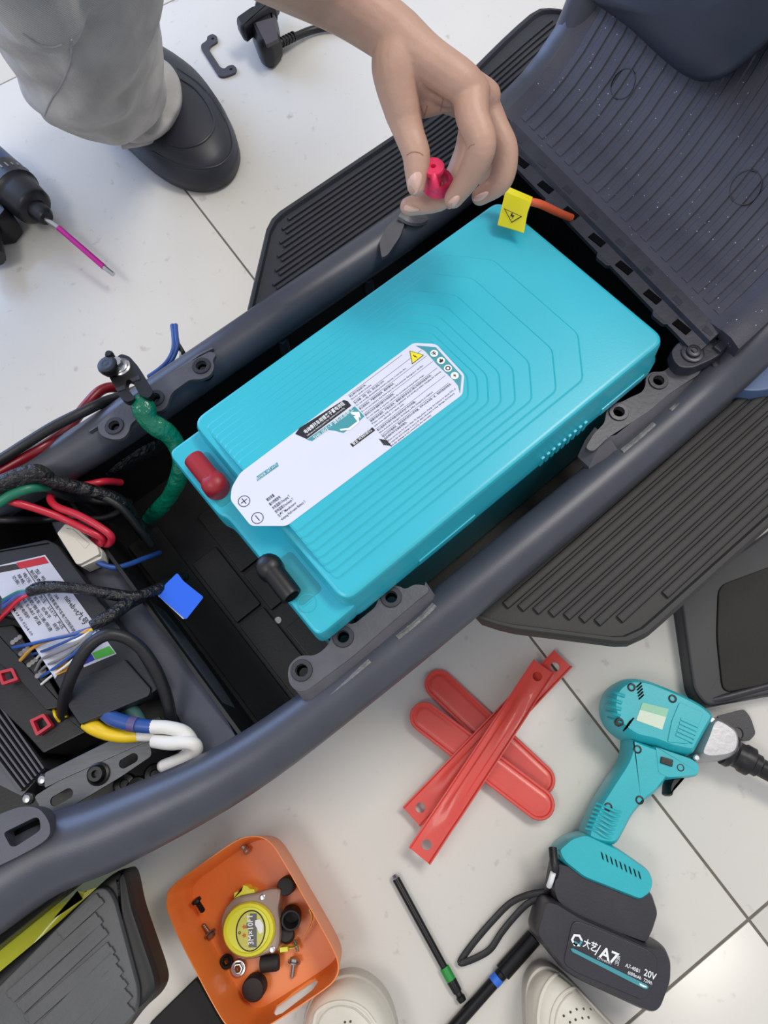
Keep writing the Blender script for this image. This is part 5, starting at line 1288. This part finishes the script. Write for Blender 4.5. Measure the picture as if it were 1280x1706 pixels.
# ------------------------------------------------------------------ helpers for soft bodies
from mathutils.bvhtree import BVHTree
def capsule(bm, pts, rs, seg=14, squash=1.0, upv=None):
    """tapered limb with rounded ends through the points"""
    c4 = cr([Vector((p.x, p.y, p.z, r)) for p, r in zip(pts, rs)], 5)
    ps = [Vector(c[:3]) for c in c4]; rr = [c[3] for c in c4]
    t0 = (ps[0] - ps[1]).normalized(); t1 = (ps[-1] - ps[-2]).normalized()
    P2, R2 = [], []
    for a in (80, 55, 30): P2.append(ps[0] + t0 * rr[0] * math.sin(math.radians(a))); R2.append(rr[0] * math.cos(math.radians(a)))
    P2 += ps; R2 += rr
    for a in (30, 55, 80): P2.append(ps[-1] + t1 * rr[-1] * math.sin(math.radians(a))); R2.append(rr[-1] * math.cos(math.radians(a)))
    tube(bm, P2, R2, seg, 1, squash=squash, upv=upv, smooth=False)
def fuse(name, bm, m, parent, voxel, smooth_it=6, factor=0.5, **kw):
    """one continuous skin over the overlapping solids in bm"""
    o = mk(name, bm, m, parent, wn=False, **kw)
    md = o.modifiers.new('remesh', 'REMESH'); md.mode = 'VOXEL'; md.voxel_size = voxel; md.use_smooth_shade = True
    ms = o.modifiers.new('smooth', 'SMOOTH'); ms.factor = factor; ms.iterations = smooth_it
    dg = bpy.context.evaluated_depsgraph_get(); dg.update()
    me = D.meshes.new_from_object(o.evaluated_get(dg)); old = o.data
    o.modifiers.clear(); o.data = me; me.name = old.name
    if not me.materials: me.materials.append(m)
    for p in me.polygons: p.use_smooth = True
    return o
def draper(o):
    off = wl(o)
    bv = BVHTree.FromPolygons([v.co + off for v in o.data.vertices], [tuple(p.vertices) for p in o.data.polygons])
    def f(Z, x, y, lift=0.0003):
        d = ray(*px(Z, x, y)).normalized(); h = bv.ray_cast(CAM_O, d)
        if h[0] is None: return None
        return h[0] + (h[1] if h[1].dot(d) < 0 else -h[1]) * lift
    return f
def draped_patch(f, Z, pts, m, name, parent, lift=0.0007, cx=None):
    ps = [f(Z, x, y, lift) for x, y in pts]; ps = [p for p in ps if p is not None]
    if len(ps) < 3: return
    ps = chaikin(ps, 1)
    c = f(Z, sum(p[0] for p in pts) / len(pts), sum(p[1] for p in pts) / len(pts), lift * 2.2) or sum(ps, Vector()) / len(ps)
    cb_ = f(Z, sum(p[0] for p in pts) / len(pts), sum(p[1] for p in pts) / len(pts), -0.001)
    b = B(); vs = [b.verts.new(p) for p in ps]; lo_ = [b.verts.new(p - (c - cb_).normalized() * 0.0012) for p in ps]; vc = b.verts.new(c); mid = [b.verts.new(p.lerp(c, 0.5) + (c - cb_).normalized() * lift * 0.6) for p in ps]
    n = len(vs)
    for i in range(n):
        j = (i + 1) % n
        b.faces.new((vs[i], vs[j], mid[j], mid[i])); b.faces.new((mid[i], mid[j], vc)); b.faces.new((lo_[i], lo_[j], vs[j], vs[i]))
    b.faces.new(list(reversed(lo_)))
    return mk(name, b, m, parent, wn=False, ang=60)
def draped_tube(f, Z, pts, r, m, name, parent, lift=0.0, per=4):
    pts = [tuple(p) for p in cr([Vector(p) for p in pts], 6)]
    ps = [f(Z, x, y, lift) for x, y in pts]; ps = [p for p in ps if p is not None]
    if len(ps) < 2: return
    per = 1
    b = B(); tube(b, ps, r, 8, per); return mk(name, b, m, parent)

# ------------------------------------------------------------------ person at the top: bare arm and hand, jeans, dark shoe
M_skin = mat('skin', (186, 150, 133), 0.5, var=0.08, vscale=22, bump=0.35, bscale=260, sub=0.12)
M_nail = mat('fingernail', (214, 178, 166), 0.32, var=0.03, sub=0.1)
person = thing('person', 'crouching person in grey jeans and dark slip-on shoe reaching a bare arm in', 'person', P(240, 190, 0))
def H(x, y, z): return P(*px('Y5', x, y), z)
b = B()
wr = H(290, -225, 0.492)
capsule(b, [H(-900, -1080, 0.60), H(-420, -730, 0.535), H(-105, -512, 0.508), H(130, -345, 0.497), wr], [0.030, 0.026, 0.0215, 0.0195, 0.0185], 18)
capsule(b, [wr, H(480, -90, 0.488), H(700, 60, 0.482), H(800, 140, 0.476)], [0.0185, 0.0150, 0.0140, 0.0125], 16)      # back of the hand to index knuckle
capsule(b, [wr, H(520, -50, 0.478), H(760, 110, 0.468), H(885, 170, 0.460)], [0.017, 0.0145, 0.0135, 0.0118], 16)     # to middle knuckle
capsule(b, [wr, H(500, 20, 0.466), H(740, 160, 0.456), H(880, 230, 0.448)], [0.016, 0.015, 0.013, 0.0105], 16)
capsule(b, [wr, H(440, 60, 0.458), H(680, 190, 0.446), H(840, 290, 0.436)], [0.015, 0.015, 0.012, 0.0095], 16)
capsule(b, [wr, H(250, -60, 0.486), H(262, 90, 0.478), H(305, 290, 0.466)], [0.017, 0.0165, 0.0150, 0.0128], 16)      # thenar
capsule(b, [H(330, 40, 0.478), H(500, 90, 0.470), H(660, 130, 0.470)], [0.013, 0.0110, 0.0115], 14)                     # web
capsule(b, [H(350, 215, 0.462), H(450, 240, 0.458), H(560, 215, 0.458), H(650, 190, 0.462)], [0.010, 0.0085, 0.008, 0.009], 12)
capsule(b, [H(300, 280, 0.466), H(350, 440, 0.458), H(398, 580, 0.452), H(402, 700, 0.446), H(398, 815, 0.440)], [0.0128, 0.0108, 0.0101, 0.0088, 0.0066], 16)   # thumb
capsule(b, [H(790, 140, 0.476), H(800, 320, 0.472), H(862, 520, 0.464), H(780, 730, 0.446), H(665, 900, 0.430)], [0.0128, 0.0116, 0.0106, 0.0092, 0.0070], 16)    # index
capsule(b, [H(870, 180, 0.460), H(800, 400, 0.438), H(745, 610, 0.424), H(600, 880, 0.413), H(350, 955, 0.410)], [0.0118, 0.0102, 0.0096, 0.0090, 0.0072], 14)    # middle
capsule(b, [H(880, 220, 0.452), H(960, 400, 0.446), H(1030, 560, 0.438), H(1000, 770, 0.424), H(855, 885, 0.412)], [0.0112, 0.0105, 0.0098, 0.0090, 0.0068], 14)  # ring
capsule(b, [H(860, 290, 0.436), H(930, 480, 0.424), H(980, 620, 0.412), H(900, 780, 0.398)], [0.0098, 0.0090, 0.0082, 0.0062], 12)                                 # little
arm = fuse('arm_and_hand', b, M_skin, person, 0.0014, 5)
fa = draper(arm)
draped_patch(fa, 'Y5', [(345, 862), (338, 800), (352, 748), (390, 712), (428, 708), (440, 745), (432, 800), (410, 850), (380, 872)], M_nail, 'thumbnail', arm)
draped_patch(fa, 'Y5', [(612, 968), (618, 935), (660, 888), (700, 872), (712, 892), (690, 935), (650, 968)], M_nail, 'fingernail', arm)
draped_patch(fa, 'Y5', [(806, 912), (815, 888), (860, 862), (905, 845), (918, 862), (880, 900), (840, 918)], M_nail, 'fingernail', arm)
draped_patch(fa, 'Y5', [(312, 970), (325, 945), (370, 950), (420, 968), (425, 985), (380, 995), (330, 992)], M_nail, 'fingernail', arm)
M_crease = mat('crease_shade_skin', (166, 124, 106), 0.6, sub=0.1)  # darker skin tone painting the shade in the creases
for pts in ([(330, 590), (370, 568), (420, 572), (450, 592)], [(430, 240), (448, 290), (452, 335)], [(590, 190), (580, 240), (572, 280)], [(480, 240), (465, 290), (458, 325)], [(770, 545), (790, 520), (815, 512)]):
    draped_tube(fa, 'Y5', pts, 0.0005, M_crease, 'crease_shade', arm, lift=-0.0001)

# jeans: one lofted leg with sagging folds
M_denim = mat('grey_blue_denim', (176, 174, 172), 0.85, var=0.16, vscale=26, bump=0.5, bscale=900, stretch=(1, 1, 0.5))
def weave(m):
    nt = m.node_tree; b = nt.nodes['Principled BSDF']; src = b.inputs['Base Color'].links[0].from_socket
    tc = nt.nodes.new('ShaderNodeTexCoord'); w = nt.nodes.new('ShaderNodeTexWave'); w.inputs['Scale'].default_value = 260; w.inputs['Distortion'].default_value = 2.0
    w.bands_direction = 'DIAGONAL'; nt.links.new(tc.outputs['Object'], w.inputs['Vector'])
    mx = nt.nodes.new('ShaderNodeMix'); mx.data_type = 'RGBA'; mx.blend_type = 'MULTIPLY'; mx.inputs['Factor'].default_value = 0.22
    nt.links.new(src, mx.inputs['A']); nt.links.new(w.outputs['Color'], mx.inputs['B']); nt.links.new(mx.outputs['Result'], b.inputs['Base Color'])
weave(M_denim)
b = B(); rings = []
lv = [(0.050, 232, 165, 74, 74), (0.075, 228, 162, 76, 74), (0.095, 224, 158, 76, 78), (0.108, 196, 152, 74, 90), (0.125, 180, 147, 94, 104), (0.15, 166, 130, 108, 112), (0.185, 152, 104, 118, 116), (0.235, 139, 70, 129, 122), (0.29, 126, 20, 140, 130), (0.35, 112, -50, 155, 140), (0.45, 90, -190, 175, 165)]
lv = [tuple(v) for v in cr([Vector(x[:4]) for x in lv], 4)]
for i, (z, x, y, r) in enumerate(lv):
    rg = []
    for k in range(72):
        a = 2 * math.pi * k / 72
        f = 1 + 0.035 * math.sin(3 * a + z * 38) * min(1, (z - 0.05) * 14) + 0.02 * math.sin(5 * a + z * 95) * min(1, (z - 0.05) * 10) + 0.075 * noise.noise(Vector((math.cos(a) * 2.2, math.sin(a) * 2.2, z * 20))) * min(1, (z - 0.045) * 12)
        rg.append(P(x + r * f * math.cos(a), y + r * f * 1.0 * math.sin(a), z + 0.006 * noise.noise(Vector((math.cos(a) * 3, math.sin(a) * 3, z * 30)))))
    rings.append(rg)
loft(b, rings)
capsule(b, [P(66, 4, 0.435), P(16, -90, 0.48), P(-90, -230, 0.55)], [0.037, 0.046, 0.06], 20)
jeans = fuse('jeans', b, M_denim, person, 0.003, 2)
fj = draper(jeans)
M_stitch = mat('denim_seam', (150, 150, 152), 0.85, bump=0.4)
b = B(); tube(b, Q('Z1', [(590, 708, 0.057), (700, 690, 0.055), (800, 650, 0.054), (868, 560, 0.054), (884, 450, 0.054), (868, 360, 0.056)]), 0.0045, 10, 6); mk('hem', b, M_denim, jeans)
for pts in ([(345, 190), (340, 300), (300, 400), (250, 480), (215, 560)], [(110, 160), (190, 215), (250, 228), (300, 215)]):
    draped_tube(fj, 'Z1', pts, 0.0011, M_stitch, 'seam', jeans, lift=0.0003)
# shoe
M_shoe = mat('dark_navy_rubber', (40, 42, 52), 0.45, var=0.08)
so_ = chaikin(Q('Z1', [(830, 300), (960, 380), (1050, 480), (1120, 590), (1158, 700), (1152, 775), (1112, 845), (1040, 888), (960, 900), (870, 884), (780, 838), (690, 768), (620, 700), (500, 590), (430, 470), (470, 330), (560, 220), (690, 220)], 0.02), 2)
cS = P(*px('Z1', 760, 500), 0.0)
def sh(s, z): return [Vector((cS.x + (p.x - cS.x) * s, cS.y + (p.y - cS.y) * s, z)) for p in so_]
b = B(); loft(b, [sh(0.96, 0.0), sh(1.0, 0.006), sh(1.0, 0.02), sh(0.985, 0.024), sh(0.975, 0.034), sh(0.92, 0.048), sh(0.8, 0.060), sh(0.62, 0.069), sh(0.4, 0.076), sh(0.15, 0.08)])
shoe = mk('shoe', b, M_shoe, person, ang=60)
fs = draper(shoe)
draped_tube(fs, 'Z1', [(870, 380), (945, 430), (1010, 510), (1040, 590), (1020, 650), (970, 695), (900, 712), (830, 700)], 0.0022, M_shoe, 'toe_seam', shoe)
draped_tube(fs, 'Z1', [(860, 330), (980, 420), (1070, 540), (1120, 660), (1118, 740), (1060, 800), (960, 815), (850, 790), (740, 735)], 0.0014, M_shoe, 'welt', shoe)

# ------------------------------------------------------------------ pink terminal cap held in the hand
M_pink = mat('raspberry_plastic', (222, 44, 92), 0.4, var=0.04)
pk_ = thing('plastic_plug', 'raspberry pink plastic terminal cap pinched between thumb and finger', 'cap', H(530, 800, 0.425))
b = B(); annulus(b, H(520, 690, 0.445), Vector((0, -0.05, 1)), 0.0080, 0.0016, 0.003, 26); mk('top_disc', b, M_pink, pk_)
b = B(); lathe(b, H(524, 700, 0.4445), UP, [(0.0060, -0.012), (0.0056, -0.006), (0.0046, -0.0025), (0.0046, 0.0006)], 22); mk('collar', b, M_pink, pk_)
b = B(); tube(b, [H(524, 735, 0.447), H(530, 775, 0.4455), H(534, 815, 0.4415), H(534, 835, 0.438)], [0.0026, 0.0024, 0.003, 0.0026], 12, 4); mk('strap', b, M_pink, pk_)
b = B(); annulus(b, H(548, 822, 0.424), Vector((0.1, 0.0, 1)), 0.0110, 0.0066, 0.010, 28); mk('cap_ring', b, M_pink, pk_)

# ------------------------------------------------------------------ photographer's white sneakers at the bottom edge
M_snk = mat('cream_leather', (216, 212, 200), 0.5, var=0.05, bump=0.2, bscale=300)
M_snks = mat('pale_grey_sole', (196, 192, 184), 0.55, var=0.05)
M_perf = mat('perforation_shade', (70, 66, 60), 0.7)  # dark colour for discs that paint the shade of punched holes
def sneaker(label, pts, seam, seam2, dots):
    ol = chaikin(Q('F', pts, 0.03), 2); xs = [p.x for p in ol]; ys = [p.y for p in ol]
    c = sum(ol, Vector()) / len(ol)
    t = thing('sneaker', label, 'shoe', Vector((c.x, c.y, 0)), 'white sneakers at the bottom edge')
    ytoe, yheel = max(ys), min(ys)
    def ring(s, z, lift):
        out = []
        for p in ol:
            f = (ytoe - p.y) / (ytoe - yheel)
            q = Vector((c.x + (p.x - c.x) * s, c.y + (p.y - c.y) * (s if s > 0.9 else 0.5 + 0.5 * s), 0)); q.z = z + lift * ss(0.1, 0.75, f); out.append(q)
        return out
    b = B(); loft(b, [ring(0.97, 0.0, 0), ring(1.0, 0.005, 0), ring(1.0, 0.026, 0.004), ring(0.985, 0.029, 0.004)]); mk('sole', b, M_snks, t)
    b = B(); loft(b, [ring(0.965, 0.024, 0.004), ring(0.955, 0.034, 0.01), ring(0.90, 0.047, 0.02), ring(0.78, 0.056, 0.035), ring(0.6, 0.060, 0.045), ring(0.35, 0.063, 0.05)]); up = mk('upper', b, M_snk, t, ang=70)
    f = draper(up)
    for s_ in seam: draped_tube(f, s_[0], s_[1], 0.0016, M_snk, 'overlay_edge', t)
    for s_ in seam2:
        ps = [f(s_[0], x, y, 0.0002) for x, y in s_[1]]; ps = [p for p in ps if p]
        if len(ps) > 2:
            pts_ = cr(ps, 10)
            for q in pts_[::2]:
                pass
            b = B(); tube(b, ps, 0.0008, 6, 6); mk('stitching', b, M_snks, t)
    for Z, x, y in dots:
        p = f(Z, x, y, 0.0001)
        if p: b = B(); lathe(b, p - UP * 0.0006, UP, [(0.0011, 0), (0.0011, 0.0009)], 8); mk('perforation_shade', b, M_perf, up)
    return t
sneaker('white leather sneaker partly under the black tool battery', [(874, 1668), (877, 1634), (893, 1611), (914, 1606), (940, 1622), (976, 1658), (1014, 1700), (1056, 1740), (1066, 1820), (1056, 1950), (1030, 2060), (990, 2110), (940, 2100), (905, 2040), (890, 1900), (880, 1760)],
        [('Y8', [(85, 1255), (90, 1150), (120, 1000), (190, 880), (280, 820), (380, 800)]), ('Y8', [(195, 1258), (212, 1150), (260, 1045), (340, 972), (430, 945), (520, 960), (590, 1020), (660, 1110), (735, 1250)])],
        [('Y8', [(230, 1258), (250, 1150), (290, 1070), (360, 1005), (430, 980), (510, 990), (570, 1040), (640, 1130), (700, 1250)])],
        [('Y8', x, y) for x, y in ((305, 1190), (362, 1158), (414, 1135), (474, 1132), (532, 1136), (358, 1245), (405, 1223), (463, 1210), (516, 1205))])
sneaker('white leather sneaker beside the orange tray', [(503, 1720), (507, 1685), (525, 1648), (555, 1626), (590, 1619), (622, 1634), (646, 1662), (660, 1700), (670, 1760), (672, 1850), (655, 1980), (630, 2080), (590, 2120), (545, 2100), (515, 2020), (505, 1900), (500, 1790)],
        [('Z6', [(1045, 812), (1055, 775), (1085, 750), (1130, 738), (1180, 745), (1220, 770), (1250, 810)])],
        [('Z6', [(1062, 812), (1075, 785), (1100, 762), (1135, 752), (1178, 760), (1210, 785), (1235, 812)])],
        [('Z6', x, y) for x, y in ((1150, 806), (1168, 804))])
